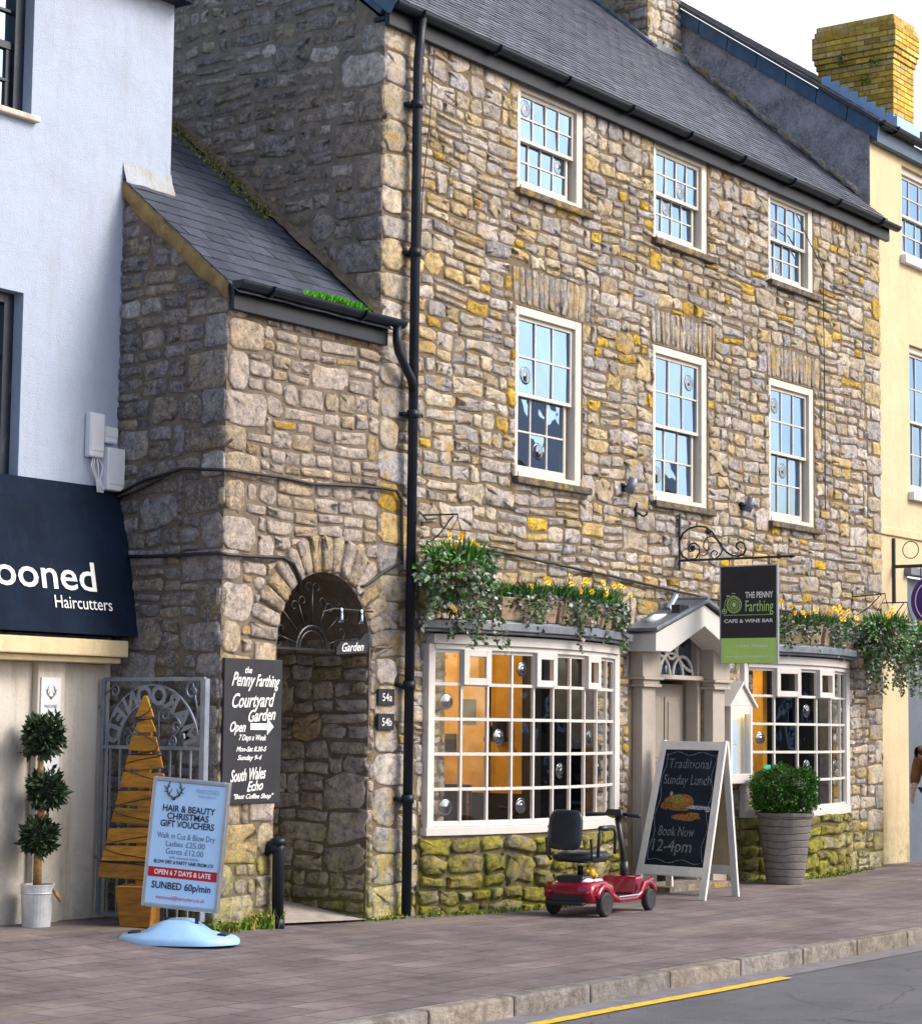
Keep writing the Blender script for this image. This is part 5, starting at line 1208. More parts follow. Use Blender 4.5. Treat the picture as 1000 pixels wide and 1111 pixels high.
leafball('foliage_ball',(tx-.01,ty-.02,tz+.66),.112,620,.07,.030,palb,tp_,.9)
# ---- planter with clipped box
qx,qy=6.28,-.52;pl=thing('planter','tall tapered grey planter with a clipped round green bush beside the porch','planter',(qx,qy,0))
m=MB();m.lathe((qx,qy,0),[(.19,0),(.195,.02),(.285,.70),(.30,.70),(.305,.73),(.275,.735),(.265,.66)],40);obj('pot',m,M['pot'],pl,smooth=False)
m=MB();m.lathe((qx,qy,.68),[(.27,0),(.0,.02)],24);obj('soil',m,M['soil'],pl)
palx=lambda:rng.choice([(.030,.10,.008),(.045,.15,.012),(.07,.20,.02),(.02,.07,.008)])
leafball('bush',(qx,qy,.95),.335,8500,.034,.019,palx,pl,.78,.70,.34)
m=MB();m.blob((qx,qy,.95),.25,.25,.20,3,.1,col=(.015,.04,.008));obj('bush_core',m,M['leaf'],pl)
# ---- A-frame chalkboard
af=thing('chalkboard','white wooden A frame chalkboard advertising sunday lunch outside the porch','chalkboard',(4.0,-.64,0),rz=0)
FRf=V((3.68,-1.05,0));FLf=FRf+V((.10,.86,0));TR=V((4.18,-1.0,1.47));TL=TR+V((.09,.774,0));BRf=V((4.36,-1.03,0));BLf=BRf+V((.10,.86,0))
def frame4(TLp,TRp,BLp,BRp,name,par,board=None,chalk=False):
    ax=(TRp-TLp).normalized();m=MB();w=.075;nrm=(BLp-TLp).cross(ax).normalized()
    m.bar(TLp+ax*w/2,BLp+ax*w/2,.028,w,up=ax.cross((BLp-TLp)));m.bar(TRp-ax*w/2,BRp-ax*w/2,.028,w,up=ax.cross((BRp-TRp)))
    m=MB()
    for T,B,s in((TLp,BLp,1),(TRp,BRp,-1)):
        d=(B-T);m.obox((T+B)/2+ax*s*w/2,ax*w/2,d/2,nrm*.014)
    def pt(u,v,o=0):
        L_=TLp.lerp(BLp,v);R_=TRp.lerp(BRp,v);return L_.lerp(R_,u)+nrm*o
    for v0,v1 in((0,.055),(.80,.86)):
        vs=[pt(.08,v0,-.013),pt(.92,v0,-.013),pt(.92,v1,-.013),pt(.08,v1,-.013),pt(.08,v0,.013),pt(.92,v0,.013),pt(.92,v1,.013),pt(.08,v1,.013)]
        m.add(vs,[(0,3,2,1),(4,5,6,7),(0,1,5,4),(1,2,6,5),(2,3,7,6),(3,0,4,7)])
    o=obj(name,m,M['aframe'],par,bevel=.004);return pt,nrm,ax
pt_,nr_,ax_=frame4(TL,TR,FLf,FRf,'front_frame',af)
if nr_.x>0: sgn=-1
else: sgn=1
m=MB();vs=[pt_(u,v,o*sgn) for o in(-.004,.004) for u,v in((.085,.05),(.915,.05),(.915,.805),(.085,.805))];m.add(vs,[(0,1,2,3),(4,5,6,7),(0,1,5,4),(1,2,6,5),(2,3,7,6),(3,0,4,7)]);cbp=obj('board',m,M['chalkboard'],af)
frame4(TL+V((.03,0,0)),TR+V((.03,0,0)),BLf,BRf,'rear_frame',af)
m=MB();pb,_n=(lambda u,v,o=0:(TL+V((.03,0,0))).lerp(BLf,v).lerp((TR+V((.03,0,0))).lerp(BRf,v),u)),0
m.add([pb(.085,.05),pb(.915,.05),pb(.915,.805),pb(.085,.805)],[(0,1,2,3)]);obj('rear_board',m,paint('plywood',(.50,.38,.22),.7),af)
# chalk writing
dn=(FLf-TL).normalized();upc=-dn
def ct_(s,u,v,size,w,mm,col=(.45,.50,.52),sh=0): text(mm,s,size,ax_,upc,pt_(u,v,.0065*sgn),'CENTER',width=w,shear=sh,col=col)
m=MB();ct_('Traditional',.5,.175,.14,.50,m,(.20,.24,.27));ct_('Sunday Lunch',.5,.28,.14,.56,m,(.26,.30,.33));ct_('Book Now',.46,.61,.14,.42,m,(.24,.28,.31));ct_('12-4pm',.42,.71,.17,.46,m,(.28,.32,.35))
for side in range(4):
    pts=[]
    for i in range(41):
        t=i/40;wv=.018*math.sin(t*(PI*(6 if side<2 else 4)*2)*.5+side)
        u,v=((.13+wv*1.2,.08+.69*t),(.87+wv*1.2,.08+.69*t),(.13+.74*t,.08+wv*.6),(.13+.74*t,.77+wv*.6))[side];pts.append(pt_(u,v,.0062*sgn))
    m.tube(pts,.0028,4,col=(.30,.36,.40))
obj('chalk_lettering',m,M['chalk'],cbp)
m=MB()
def cb_blob(u,v,ru,rv,col,seed):
    pts=[]
    for i in range(26):
        a=2*PI*i/26;k=1+.22*noise.noise(V((math.cos(a)*1.5,math.sin(a)*1.5,seed)));pts.append(pt_(u+ru*k*math.cos(a),v+rv*k*math.sin(a),(.0058+seed*.0002)*sgn))
    m.poly(pts,col)
cb_blob(.44,.395,.22,.055,(.36,.17,.03),1);cb_blob(.42,.375,.14,.025,(.42,.30,.05),2);cb_blob(.24,.42,.07,.025,(.35,.12,.02),3);cb_blob(.55,.49,.20,.022,(.40,.16,.03),4);cb_blob(.40,.365,.05,.013,(.25,.40,.05),5);cb_blob(.72,.425,.17,.012,(.45,.52,.62),6);cb_blob(.86,.435,.035,.020,(.45,.52,.62),7);cb_blob(.66,.47,.10,.012,(.42,.20,.04),8);cb_blob(.3,.34,.02,.015,(.5,.5,.5),9)
obj('chalk_drawing',m,M['chalk'],cbp)
m=MB()
for s in(.03,.97):
    p=TL.lerp(TR,s);m.tube([p+V((-.01,0,.005)),p+V((.06,0,.005))],.010,8)
obj('hinge',m,M['steel'],af)
# ---- mobility scooter (local: x forward, y left)
sc=thing('mobility_scooter','small dark red four wheeled mobility scooter with black seat, parked under the bow window','mobility scooter',(1.56,-1.02,0),rz=R(4))
SW=False
def so(name,m,mat,par=sc,**k): return obj(name,m,M[mat],par,world=False,**k)
def smooth_box(m,pts_lo,pts_hi): 
    n=len(pts_lo);m.add(pts_lo+pts_hi,[tuple(range(n))[::-1],tuple(range(n,2*n))]+[(i,(i+1)%n,n+(i+1)%n,n+i) for i in range(n)])
m=MB()
# floor pan and side rails
smooth_box(m,[(.22,-.20,.10),(.80,-.20,.10),(.80,.20,.10),(.22,.20,.10)],[(.22,-.21,.135),(.78,-.21,.135),(.78,.21,.135),(.22,.21,.135)])
for s in(-1,1): m.tube([(.18,s*.215,.17),(.30,s*.22,.125),(.62,s*.22,.125),(.70,s*.225,.16),(.76,s*.225,.24),(.95,s*.215,.27)],[.03,.026,.026,.028,.03,.02],8)
fp=so('floor_pan',m,'red',smooth=False,bevel=.008)
m=MB();m.box(.26,.70,-.17,.17,.136,.142);so('foot_mat',m,'rubber',fp)
m=MB();m.tube([(.27,-.238,.150),(.64,-.238,.150)],.010,6);m.tube([(.27,.238,.150),(.64,.238,.150)],.010,6);so('trim_strip',m,'chrome',fp)
# rear body shroud
m=MB();prr=[(-.20,.17),(-.22,.24),(-.16,.285),(.05,.30),(.20,.275),(.26,.17),(.22,.12),(-.16,.12)]
n=len(prr);vs=[]
for y,sx,dz in((-.235,.80,-.03),(-.22,1,0),(-.10,1.02,.015),(.10,1.02,.015),(.22,1,0),(.235,.80,-.03)):
    for a,b in prr: vs.append((a*sx,y,b+dz*(b>.2)))
m.add(vs,[(k*n+i,k*n+(i+1)%n,(k+1)*n+(i+1)%n,(k+1)*n+i) for k in range(5) for i in range(n)]+[tuple(range(n))[::-1],tuple(5*n+i for i in range(n))]);so('rear_shroud',m,'red',smooth=True,bevel=.0)
m=MB()
for s in(-1,1):
    for x0 in(.0,.84):
        pts=[(x0-.13+.26*i/8,s*(.235 if x0==0 else .225),.135+.115*math.sin(PI*(i+.8)/9.6)) for i in range(9)];m.tube(pts,.032 if x0==0 else .028,8)
so('mudguard',m,'red',smooth=True)
m=MB();m.add([(.66,-.19,.14),(.66,.19,.14),(.74,.17,.30),(.74,-.17,.30),(.90,-.15,.30),(.90,.15,.30),(.96,-.12,.17),(.96,.12,.17)],[(0,3,2,1),(3,4,5,2),(4,6,7,5),(0,6,4,3),(1,2,5,7),(0,1,7,6)]);so('front_cowl',m,'red',bevel=.025)
m=MB();m.box(-.17,.14,-.13,.13,.27,.345);so('battery_box',m,'black',bevel=.02)
m=MB();m.blob((-.08,-.12,.30),.09,.05,.025,1,.0);m.blob((.02,-.17,.30),.08,.03,.02,1,.0);so('grey_panel',m,'white',smooth=True)
m=MB();m.box(-.215,-.19,-.15,.15,.10,.19);m.tube([(-.2,-.17,.12),(-.25,-.17,.12),(-.25,.17,.12),(-.2,.17,.12)],.012,6);so('bumper',m,'black',bevel=.004)
m=MB();m.blob((-.215,-.18,.21),.02,.035,.022);m.blob((-.215,.18,.21),.02,.035,.022);so('rear_lamp',m,'red_band' if False else 'red',smooth=True)
m=MB();m.blob((.03,-.10,.365),.035,.035,.04,2,.3);m.blob((.055,-.12,.34),.02,.03,.025,2,.3);m.blob((-.01,-.08,.38),.02,.02,.02);so('release_knob',m,'yellow',smooth=True)
for (x,y,r_) in((.0,-.245,.105),(.0,.245,.105),(.86,-.225,.095),(.86,.225,.095)):
    s=-1 if y<0 else 1
    m=MB();m.lathe((x,y,r_),[(r_*.55,-.03),(r_*.86,-.034),(r_,-.020),(r_,.020),(r_*.86,.034),(r_*.55,.03)],28,axis=(0,1,0));wo=so('wheel',m,'rubber',smooth=False,bevel=.004)
    m=MB();m.lathe((x,y,r_),[(.0,-.026),(r_*.2,-.028),(r_*.25,-.018),(r_*.56,-.016),(r_*.56,.016),(r_*.25,.018),(r_*.2,.028),(0,.026)],20,axis=(0,1,0),close=False)
    for k in range(5):
        a=2*PI*k/5;m.bar((x+.02*math.cos(a),y+s*.022,r_+.02*math.sin(a)),(x+r_*.55*math.cos(a),y+s*.020,r_+r_*.55*math.sin(a)),.012,.014,up=(0,1,0))
    so('rim',m,'vinyl',wo)
m=MB();m.tube([(.02,0,.33),(.02,0,.46)],.026,12);so('seat_post',m,'black',smooth=True);m=MB();m.tube([(.02,0,.40),(.02,0,.47)],.032,12);so('post_collar',m,'chrome',smooth=True)
def cushion(m,x0,x1,y0,y1,z0,z1,r=.05,tilt=0,px=0,pz=0):
    vs=[];N=5
    cx,cy=(x0+x1)/2,(y0+y1)/2;hx,hy=(x1-x0)/2,(y1-y0)/2
    for zz_,sc_ in((z0,.86),(z0+(z1-z0)*.25,1),(z0+(z1-z0)*.7,1),(z1-.006,.90),(z1,.7)):
        for i in range(24):
            a=2*PI*i/24;ca,sa=math.cos(a),math.sin(a);x=cx+hx*sc_*math.copysign(abs(ca)**.45,ca);y=cy+hy*sc_*math.copysign(abs(sa)**.45,sa);vs.append((x,y,zz_))
    if tilt:
        o=[]
        for x,y,z in vs:
            dx,dz=x-px,z-pz;o.append((px+dx*math.cos(tilt)+dz*math.sin(tilt),y,pz-dx*math.sin(tilt)+dz*math.cos(tilt)))
        vs=o
    m.add(vs,[(k*24+i,k*24+(i+1)%24,(k+1)*24+(i+1)%24,(k+1)*24+i) for k in range(4) for i in range(24)]+[tuple(range(24))[::-1],tuple(96+i for i in range(24))])
m=MB();cushion(m,-.17,.24,-.205,.205,.455,.545);so('seat',m,'vinyl',smooth=True)
m=MB();cushion(m,0,.34,-.16,.16,0,.055,tilt=-PI/2+.12,px=0,pz=0);m.v=[(x-.24+.0,y,z+.56) for x,y,z in m.v];so('backrest',m,'vinyl',smooth=True)
m=MB();
for s in(-1,1): m.tube([(-.13,s*.20,.47),(-.17,s*.215,.52),(-.19,s*.215,.66)],.012,6)
so('back_frame',m,'black')
for s in(-1,1):
    m=MB();m.tube([(-.10,s*.235,.50),(-.10,s*.245,.70),(-.07,s*.245,.735),(.16,s*.245,.735),(.19,s*.245,.70),(.19,s*.24,.52)],.014,8);m.tube([(-.08,s*.245,.745),(.15,s*.245,.745)],.024,8);so('armrest',m,'black',smooth=True)
m=MB();m.tube([(.84,0,.25),(.80,0,.50),(.69,0,.80)],.024,10);m.tube([(.84,0,.27),(.815,0,.42)],.040,10);so('tiller_column',m,'black',smooth=True)
m=MB();m.add([(.70,-.09,.83),(.83,-.08,.80),(.83,.08,.80),(.70,.09,.83),(.71,-.07,.885),(.80,-.06,.87),(.80,.06,.87),(.71,.07,.885)],[(0,3,2,1),(4,5,6,7),(0,1,5,4),(1,2,6,5),(2,3,7,6),(3,0,4,7)]);m.tube([(.74,-.05,.89),(.74,-.05,.90)],.02,10);m.v=[(x-.09,y,z) for x,y,z in m.v];so('console',m,'vinyl',bevel=.015)
m=MB();m.blob((.79,0,.79),.025,.03,.03);m.v=[(x-.08,y,z) for x,y,z in m.v];so('tiller_badge',m,'red',smooth=True)
for s in(-1,1):
    m=MB();m.tube([(.76,s*.07,.84),(.73,s*.16,.835),(.69,s*.27,.83)],[.016,.018,.020],10);m.v=[(x-.09,y,z) for x,y,z in m.v];so('handlebar_grip',m,'rubber',smooth=True)
m=MB();m.tube([(.73,-.06,.84),(.60,-.10,.80),(.56,-.10,.80)],.006,5);m.tube([(.78,.01,.80),(.80,.03,.6),(.82,.03,.35)],.006,5);so('wiring',m,'black')
# ---- flower troughs on the bows
def trough(t0,t1,f,AL,lab,seed,nd,nf,niv,group,drop=(.15,.45)):
    c=f((t0+t1)/2,.02);tr=thing('flower_trough',lab,'planter',(c[0],c[1],2.52),group=group)
    a=V((*f(t0,.10),0));b=V((*f(t1,.10),0));d=(b-a).normalized();n=V((d.y,-d.x,0));L=(b-a).length
    q=lambda u,o,z:tuple(a+d*u+n*o+V((0,0,z)))
    m=MB()
    m.add([q(0,0,2.52),q(L,0,2.52),q(L,-.17,2.52),q(0,-.17,2.52),q(-.02,.03,2.73),q(L+.02,.03,2.73),q(L+.02,-.19,2.73),q(-.02,-.19,2.73)],[(0,3,2,1),(4,5,6,7),(0,1,5,4),(1,2,6,5),(2,3,7,6),(3,0,4,7)],(1,.9,.8))
    obj('trough',m,M['troughwood'],tr,bevel=.012)
    m=MB()
    for _ in range(nd):
        p=V(q(U(.0,L),U(-.17,.0),2.73));blade(m,p,U(.07,.24)*(.75+.5*noise.noise(p*6)),(U(-.14,.14)+n.x*U(0,.06),U(-.12,.04),0),U(.005,.009),vary(rng.choice([(.03,.11,.012),(.05,.16,.02),(.09,.22,.03),(.02,.08,.02)])))
    obj('daffodil_leaves',m,M['leaf'],tr)
    m=MB()
    for _ in range(nf):
        p=q(U(.05,L-.05),0,0);flowers(m,p[0]-.01,p[0]+.01,lambda x,y=p[1]:y-.05,2.73,1,(.10,.24))
    obj('daffodil_flowers',m,M['leaf'],tr)
    m=MB()
    for _ in range(niv):
        u=(.15+.7*rng.choice((.1,.35,.8)))*L+U(-.10,.10);ivy(m,q(u,.02,2.75),U(*drop),U(-1,1),1)
    for _ in range(niv*22):
        p=V(q(U(0,L),U(-.02,.08),2.70+U(-.07,.08)));leaf(m,p,(U(-1,1),-1,U(-1,1)),U(.03,.055),U(.028,.045),vary(rng.choice([(.09,.16,.07),(.46,.47,.45),(.42,.38,.42),(.12,.20,.08),(.06,.12,.04)])),fold=.1)
    obj('trailing_ivy',m,M['leaf'],tr)
G1='timber flower troughs on the left bow window';G2='timber flower troughs on the right bow window'
trough(.22,.46,fL,_,'flower trough of daffodils next to the hanging basket on the left bow window',1,560,3,6,G1)
trough(.48,.70,fL,_,'middle flower trough with silvery ivy trailing over the left bow window',2,560,7,9,G1)
trough(.72,.97,fL,_,'right end flower trough on the left bow window, nearest the porch roof',3,560,8,10,G1)
trough(.03,.46,fR,_,'flower trough on the right bow window partly behind the hanging sign',4,420,10,12,G2,(.1,.35))
trough(.50,.98,fR,_,'flower trough with pink grey foliage at the right end of the right bow window',5,420,14,15,G2,(.1,.35))
def basket(c,r,lab,seed,wall,nf,niv,wallx=None,spread=1.25):
    c=V(c);b=thing('hanging_basket',lab,'hanging basket',tuple(c-V((0,0,r))))
    m=MB()
    for k in range(10):
        a=PI*2*k/10;m.tube([c+V((math.cos(a)*r*math.sin(t),math.sin(a)*r*math.sin(t),-r*.85*math.cos(t))) for t in(0.05,.4,.8,1.2,1.57)],.004,4)
    for k in range(3): a=PI*2*k/3;m.tube([c+V((math.cos(a)*r,math.sin(a)*r,0)),c+V((0,0,.42))],.003,4)
    obj('wire_basket',m,M['black'],b)
    m=MB();m.tube([wall,(wall[0],c.y,c.z+.46),(wall[0],c.y,c.z+.42)],.008,6);m.box(wall[0]-.012,wall[0]+.012,wall[1]-.01,wall[1],c.z+.1,c.z+.5);m.tube([(wall[0],wall[1],c.z+.18),(wall[0],(wall[1]+c.y)/2,c.z+.30),(wall[0],c.y+.05,c.z+.45)],.006,6);m.tube([(wall[0],c.y,c.z+.42),tuple(c+V((0,0,.42)))],.005,5);obj('bracket',m,M['black'],b)
    m=MB();m.blob(c-V((0,0,.05)),r*.95,r*.95,r*.8,seed,.15,col=(.10,.055,.025));obj('moss_liner',m,M['leaf'],b)
    m=MB()
    for _ in range(500): a=U(0,2*PI);q=rng.random()**.5*r*.9;blade(m,c+V((math.cos(a)*q,math.sin(a)*q,0)),U(.1,.28),(math.cos(a)*U(0,.15),math.sin(a)*U(0,.15),0),U(.005,.009),vary(rng.choice([(.03,.13,.012),(.06,.20,.02),(.10,.26,.03)])))
    obj('daffodil_leaves',m,M['leaf'],b)
    m=MB();flowers(m,c.x-r*.9,c.x+r*.9,lambda x:c.y-.06,c.z,nf,(.16,.28));obj('daffodil_flowers',m,M['leaf'],b)
    m=MB()
    for _ in range(int(1500*spread)):
        d=rdir()
        if d.z>.5:continue
        p=c+V((d.x*r*spread,d.y*r*1.1,d.z*r*1.1))*U(.8,1.2)*(1+.55*noise.noise(d*2+c));leaf(m,p,(d+rdir()*.8+V((0,0,-.4))).normalized(),U(.028,.06),U(.026,.046),vary(rng.choice([(.05,.18,.02),(.09,.26,.03),(.16,.30,.09),(.44,.48,.42),(.30,.36,.30),(.06,.14,.06)])),fold=.1)
    obj('basket_foliage',m,M['leaf'],b)
    m=MB()
    for _ in range(niv): a=U(0,2*PI);ivy(m,c+V((math.cos(a)*r,math.sin(a)*r*.9-.02,-.05)),U(.25,.62),math.cos(a),.5)
    obj('trailing_ivy',m,M['leaf'],b)
basket((.62,-.38,2.93),.25,'overflowing hanging basket of daffodils and ivy beside the drainpipe',1,(.62,0,3.40),9,26,spread=1.35)
basket((8.98,-.42,2.72),.24,'hanging basket of daffodils and dark trailing foliage right of the second bow window',2,(8.98,0,3.15),8,20,spread=1.5)
basket((9.75,-.35,2.66),.22,'hanging basket with grey trailing foliage by the cream building under the purple sign',3,(9.75,0,3.12),4,16,spread=1.4)
# ---- purple round pub sign
pg=thing('round_sign','round deep purple sign hanging from a black bar on the cream building','sign',(10.36,-.4,2.9))
m=MB();m.box(10.345,10.375,.085,.12,3.15,3.95);m.bar((10.36,.1,3.60),(10.36,-1.0,3.60),.03,.04);ring(m,(10.36,-.12,3.80),.11,.012);m.tube([(10.36,-.25,3.6),(10.36,-.25,3.44)],.008,6);m.tube([(10.36,-.65,3.6),(10.36,-.65,3.44)],.008,6);obj('bracket',m,M['black'],pg)
m=MB();m.lathe((10.36,-.45,3.17),[(.31,-.02),(.33,-.012),(.33,.012),(.31,.02)],36,axis=(1,0,0));obj('disc',m,M['purple'],pg)
m=MB();ring(m,(10.336,-.45,3.17),.27,.012);text(m,'BAR',.16,*XS,(10.333,-.45,3.11),width=.3) if False else None;obj('rim_line',m,M['letter'],pg)
# ---- person walking at the right edge
def skin(name,nodes,edges,mat,parent,sub=2):
    me=bpy.data.meshes.new(name);me.from_pydata([n[0] for n in nodes],edges,[]);o=bpy.data.objects.new(name,me);COL.objects.link(o);o.parent=parent;WM[o.name]=WM[parent.name]
    s=o.modifiers.new('skin','SKIN');s.use_smooth_shade=True
    for i,n in enumerate(nodes):
        r=n[1];me.skin_vertices[0].data[i].radius=r if isinstance(r,tuple) else (r,r)
    me.skin_vertices[0].data[0].use_root=True
    o.modifiers.new('sub','SUBSURF').levels=sub;o.modifiers['sub'].render_levels=sub;me.materials.append(mat);return o
pe=thing('person','person in a brown coat and dark jeans carrying a white bag at the right edge','person',(10.22,-.52,0),rz=R(180))
# local frame: +x forward (towards the camera side along the street), z up
N=[((0,0,.95),(.15,.13)),((0,0,1.12),(.14,.12)),((0,0,1.30),(.17,.13)),((0,0,1.42),(.13,.11)),((.0,0,1.50),.055),((.02,0,1.56),.075),((.03,0,1.64),.10),((.01,0,1.71),.085),
 ((0,.18,1.40),.065),((.06,.27,1.16),.050),((.24,.20,1.10),.036),((.28,.18,1.09),.030),
 ((0,-.18,1.40),.065),((.02,-.26,1.15),.050),((.14,-.26,.93),.036),((.16,-.26,.88),.030),
 ((.02,.09,.86),.095),((.12,.10,.50),.068),((.04,.10,.12),.045),((.06,.10,.05),.045),((.20,.11,.04),.032),
 ((-.02,-.09,.86),.095),((-.02,-.10,.50),.068),((-.22,-.10,.16),.045),((-.22,-.10,.08),.045),((-.10,-.11,.04),.032)]
E_=[(0,1),(1,2),(2,3),(3,4),(4,5),(5,6),(6,7),(3,8),(8,9),(9,10),(10,11),(3,12),(12,13),(13,14),(14,15),(0,16),(16,17),(17,18),(18,19),(19,20),(0,21),(21,22),(22,23),(23,24),(24,25)]
skin('body',N,E_,M['skin'],pe)
k=1.22
cN=[((0,0,.78),(.20,.17)),((0,0,.95),(.19,.16)),((0,0,1.12),(.17,.15)),((0,0,1.30),(.20,.155)),((0,0,1.40),(.165,.13)),((0,0,1.46),.085),((0,.19,1.39),.09),((.06,.285,1.15),.078),((.22,.21,1.10),.060),((0,-.19,1.39),.09),((.02,-.27,1.15),.078),((.13,-.265,.95),.058)]
skin('coat',cN,[(0,1),(1,2),(2,3),(3,4),(4,5),(4,6),(6,7),(7,8),(4,9),(9,10),(10,11)],M['coat'],pe)
jN=[((0,0,.92),(.155,.14)),((.02,.09,.84),.112),((.12,.10,.50),.085),((.04,.10,.12),.068),((-.02,-.09,.84),.112),((-.02,-.10,.50),.085),((-.22,-.10,.18),.068)]
skin('jeans',jN,[(0,1),(1,2),(2,3),(0,4),(4,5),(5,6)],M['jeans'],pe)
for s,(x,z) in((1,(.10,.045)),(-1,(-.17,.05))):
    m=MB();m.blob((x+.02,s*.105,z),.14,.05,.05,1,.05);obj('shoe',m,M['rubber'],pe,world=False,smooth=True)
m=MB();m.blob((-.015,0,1.70),.115,.10,.115,4,.1);m.blob((-.05,0,1.60),.085,.10,.13,5,.1);obj('hair',m,M['hair'],pe,world=False,smooth=True)
m=MB()
for s in(-1,1): m.blob((.125,s*.035,1.655),.012,.016,.010,1,0,col=(.9,.9,.9))
m.blob((.145,0,1.63),.02,.014,.026,1,0);m.blob((.125,0,1.585),.012,.028,.008,1,0);obj('face',m,M['skin'],pe,world=False,smooth=True)
def fingers(base,dirv,side,name):
    base=V(base);d=V(dirv).normalized();a=V(side).normalized()
    nodes=[(tuple(base),.030),(tuple(base+d*.05),(.028,.018))];ed=[(0,1)]
    for i in range(4):
        o=a*(.024*(i-1.5));L=(.065,.075,.07,.055)[i];b=len(nodes)
        dn=V((0,0,-1));nodes+=[(tuple(base+d*.08+o),.0095),(tuple(base+d*(.08+L*.45)+o+dn*.015),.0088),(tuple(base+d*(.08+L*.6)+o+dn*.05),.0078)];ed+=[(1,b),(b,b+1),(b+1,b+2)]
    b=len(nodes);nodes+=[(tuple(base+d*.03+a*.04),.011),(tuple(base+d*.06+a*.055+V((0,0,-.01))),.009)];ed+=[(0,b),(b,b+1)]
    skin(name,nodes,ed,M['skin'],pe,1)
fingers((.25,.195,1.095),(1,-.3,-.2),(0.3,1,0),'hand');fingers((.155,-.26,.91),(.3,0,-1),(1,0,.3),'hand')
m=MB();m.blob((.36,.16,.90),.09,.07,.13,6,.2,n=20,m=14);m.tube([(.32,.18,1.00),(.34,.17,1.07),(.37,.155,1.07),(.39,.15,1.0)],.007,6)
o=obj('carrier_bag',m,M['white'],None,world=True,smooth=True);o.location=(10.22,-.52,0);o.rotation_euler=(0,0,R(180));tag(o,'crumpled white bag held by the person in the brown coat','bag')
# ---- weeds and grass at the wall foot
m=MB()
def weed(x,y,n,h,sp,cols):
    for _ in range(n):
        p=(x+rng.gauss(0,sp),min(y+rng.gauss(0,sp*.35),-.015) if x>XL+.05 and y<.1 else y+rng.gauss(0,sp*.4),0);z=gz(p[0],p[1]);blade(m,(p[0],p[1],z),U(.3,1)*h,(U(-.4,.4)*h,U(-.4,.2)*h,0),U(.004,.009),vary(rng.choice(cols)))
        if rng.random()<.5: leaf(m,(p[0],p[1],z+U(0,h*.7)),rdir(),.035,.025,vary(rng.choice(cols)))
gc=[(.06,.16,.015),(.12,.24,.02),(.20,.24,.03),(.30,.24,.04)]
for x,n,h in((-1.85,60,.09),(-1.65,60,.10),(-1.45,60,.14),(-1.36,50,.18),(-1.95,40,.08),(.05,50,.04),(.25,50,.04)): weed(x,-.06,n,h,.09,gc)
for x in [.55+.17*i for i in range(20)]: weed(x,-.12-.27*max(0,1-((x-2.2)/1.6)**2)-.06,26,.05,.08,gc)
for x in [6.3+.2*i for i in range(14)]: weed(x,-.14-.22*max(0,1-((x-7.5)/1.2)**2)-.05,22,.04,.08,gc)
tag(obj('weeds',m,M['leaf']),'low weeds and moss sprouting where the stone walls meet the pavement','weeds',kind='stuff')
# ---- cafe interior, seen through the bow windows
def lamp(x,y,z,lab,e=26):
    t=thing('pendant_lamp',lab,'lamp',(x,y,z-.1),group='lit pendant lamps in the cafe');m=MB();m.blob((x,y,z),.05,.05,.06,1,0);obj('bulb',m,M['bulb'],t,smooth=True)
    m=MB();m.lathe((x,y,z+.02),[(.10,0),(.06,.08),(.02,.11)],16,close=False);m.tube([(x,y,z+.1),(x,y,2.74)],.005,5);obj('shade',m,M['brass'],t)
    l=bpy.data.lights.new('lamp_light','POINT');l.energy=e;l.color=(1,.74,.42);l.shadow_soft_size=.06;o=bpy.data.objects.new('lamp_light',l);COL.objects.link(o);o.location=(0,0,.0);o.parent=t
lamp(1.9,1.5,2.3,'lit pendant bulb seen at the left end of the left bow window');lamp(2.3,2.6,2.25,'lit pendant bulb deeper inside the cafe behind the left bow window');lamp(7.3,1.2,2.25,'lit pendant bulb seen through the right bow window')
def table(x,y,lab):
    t=thing('cafe_table',lab,'table',(x,y,.1),group='tables inside the cafe');m=MB();m.lathe((x,y,.82),[(.36,0),(.37,.03)],24);obj('tabletop',m,M['bark'],t);m=MB();m.tube([(x,y,.12),(x,y,.82)],.03,8);m.lathe((x,y,.1),[(.22,0),(.05,.03)],16);obj('leg',m,M['black'],t)
def chair(x,y,rz,lab):
    t=thing('cafe_chair',lab,'chair',(x,y,.1),rz,group='chairs inside the cafe')
    m=MB();m.box(-.2,.2,-.2,.2,.43,.47);obj('seat',m,M['vinyl'],t,world=False,bevel=.01);m=MB();m.box(-.2,.2,.19,.22,.55,.95);obj('backrest',m,M['vinyl'],t,world=False,bevel=.01)
    for a in(-.17,.17):
        for b in(-.17,.2): m=MB();m.box(a-.015,a+.015,b-.015,b+.015,0,.43 if b<0 else .9);obj('leg',m,M['bark'],t,world=False)
table(1.6,1.0,'round cafe table just inside the left bow window');table(7.5,1.1,'round cafe table just inside the right bow window')
chair(1.25,.95,R(90),'dark chair left of the table inside the left bow window');chair(2.3,1.0,R(-90),'dark chair right of the table inside the left bow window');chair(7.9,1.4,R(-60),'dark chair inside the right bow window')
m=MB();m.box(.5,1.1,3.3,4.3,.1,1.25,(.6,.4,.2));m.box(.5,1.15,3.2,4.35,1.25,1.3,(.5,.3,.15));single('counter',m,M['attr'],'wooden counter at the back of the cafe behind the left bow window','counter')
m=MB()
for k in range(3): m.box(1.7,2.9,4.35,4.49,1.3+k*.4,1.33+k*.4,(.4,.25,.12))
for k in range(26): 
    x=1.75+U(0,1.1);z=1.33+rng.choice((0,.4,.8));m.lathe((x,4.40,z),[(.035,0),(.035,.12),(.012,.18),(.012,.22)],8,col=rng.choice([(.05,.15,.05),(.3,.2,.05),(.5,.5,.45)]))
single('shelf',m,M['attr'],'shelf of bottles on the ochre back wall of the cafe','shelf')
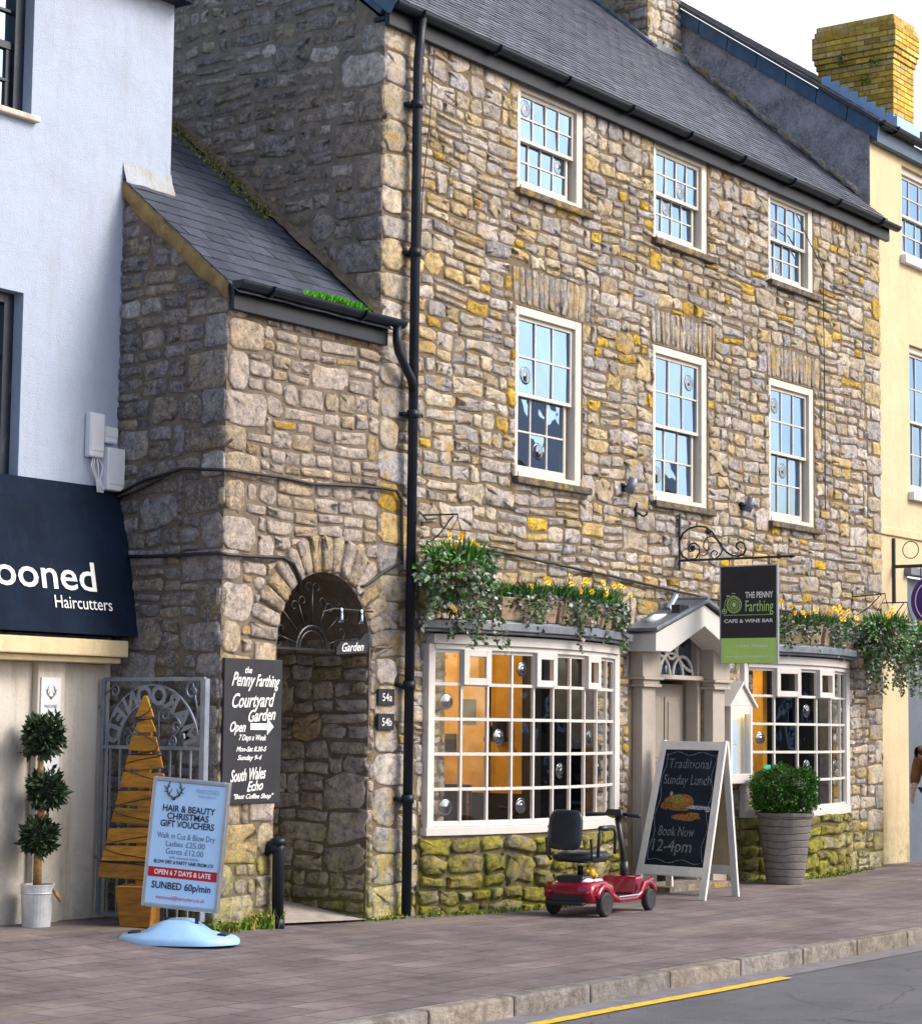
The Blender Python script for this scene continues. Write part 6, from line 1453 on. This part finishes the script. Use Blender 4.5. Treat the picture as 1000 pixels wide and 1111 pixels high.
# ================================================================ CAMERA, LIGHT, WORLD
CAM=(-14.16930532,-11.17605649,1.6);yaw,pitch,roll=R(53.95570855),R(5.64171496),R(.64988924)
fw=V((math.sin(yaw)*math.cos(pitch),math.cos(yaw)*math.cos(pitch),math.sin(pitch)));r_=V((math.cos(yaw),-math.sin(yaw),0));u_=r_.cross(fw)
r2=r_*math.cos(roll)+u_*math.sin(roll);u2=-r_*math.sin(roll)+u_*math.cos(roll)
cam=bpy.data.cameras.new('camera');co=bpy.data.objects.new('camera',cam);COL.objects.link(co)
mt=Matrix((r2,u2,-fw)).transposed().to_4x4();mt.translation=V(CAM);co.matrix_world=mt
cam.sensor_fit='HORIZONTAL';cam.sensor_width=36;cam.lens=2.348218*36;cam.clip_end=1000;cam.clip_start=.1;scene.camera=co
EL,AZ=R(38),R(152)      # sun elevation, compass azimuth (0=+Y, 90=+X)
sd=V((math.sin(AZ)*math.cos(EL),math.cos(AZ)*math.cos(EL),math.sin(EL)))
su=bpy.data.lights.new('sun','SUN');su.energy=1.4;su.angle=R(22);su.color=(1,.95,.88);so_=bpy.data.objects.new('sun',su);COL.objects.link(so_);so_.rotation_euler=sd.to_track_quat('Z','Y').to_euler()
w=bpy.data.worlds.new('World');scene.world=w;w.use_nodes=True;nt=w.node_tree;bg=nt.nodes['Background']
sk=nt.nodes.new('ShaderNodeTexSky');sk.sky_type='NISHITA';sk.sun_disc=False;sk.sun_elevation=EL;sk.sun_rotation=AZ;sk.air_density=1.0;sk.dust_density=3.5;sk.ozone_density=1.2
tc=nt.nodes.new('ShaderNodeTexCoord');dt=nt.nodes.new('ShaderNodeVectorMath');dt.operation='DOT_PRODUCT';nt.links.new(tc.outputs['Generated'],dt.inputs[0]);dt.inputs[1].default_value=(.79,.57,.22)
cn=nt.nodes.new('ShaderNodeTexNoise');cn.inputs['Scale'].default_value=3;cn.inputs['Detail'].default_value=8;nt.links.new(tc.outputs['Generated'],cn.inputs['Vector'])
ad=nt.nodes.new('ShaderNodeMath');ad.operation='MULTIPLY_ADD';nt.links.new(cn.outputs['Fac'],ad.inputs[0]);ad.inputs[1].default_value=.35;nt.links.new(dt.outputs['Value'],ad.inputs[2])
rp=nt.nodes.new('ShaderNodeMapRange');nt.links.new(ad.outputs[0],rp.inputs[0]);rp.inputs[1].default_value=.75;rp.inputs[2].default_value=1.05
cm=nt.nodes.new('ShaderNodeMix');cm.data_type='RGBA';nt.links.new(rp.outputs[0],cm.inputs[0]);nt.links.new(sk.outputs[0],cm.inputs[6]);cm.inputs[7].default_value=(4.6,4.6,4.7,1)
nt.links.new(cm.outputs[2],bg.inputs[0]);bg.inputs[1].default_value=.15
scene.view_settings.view_transform='Standard';scene.view_settings.look='None';scene.view_settings.exposure=.88;scene.view_settings.gamma=1
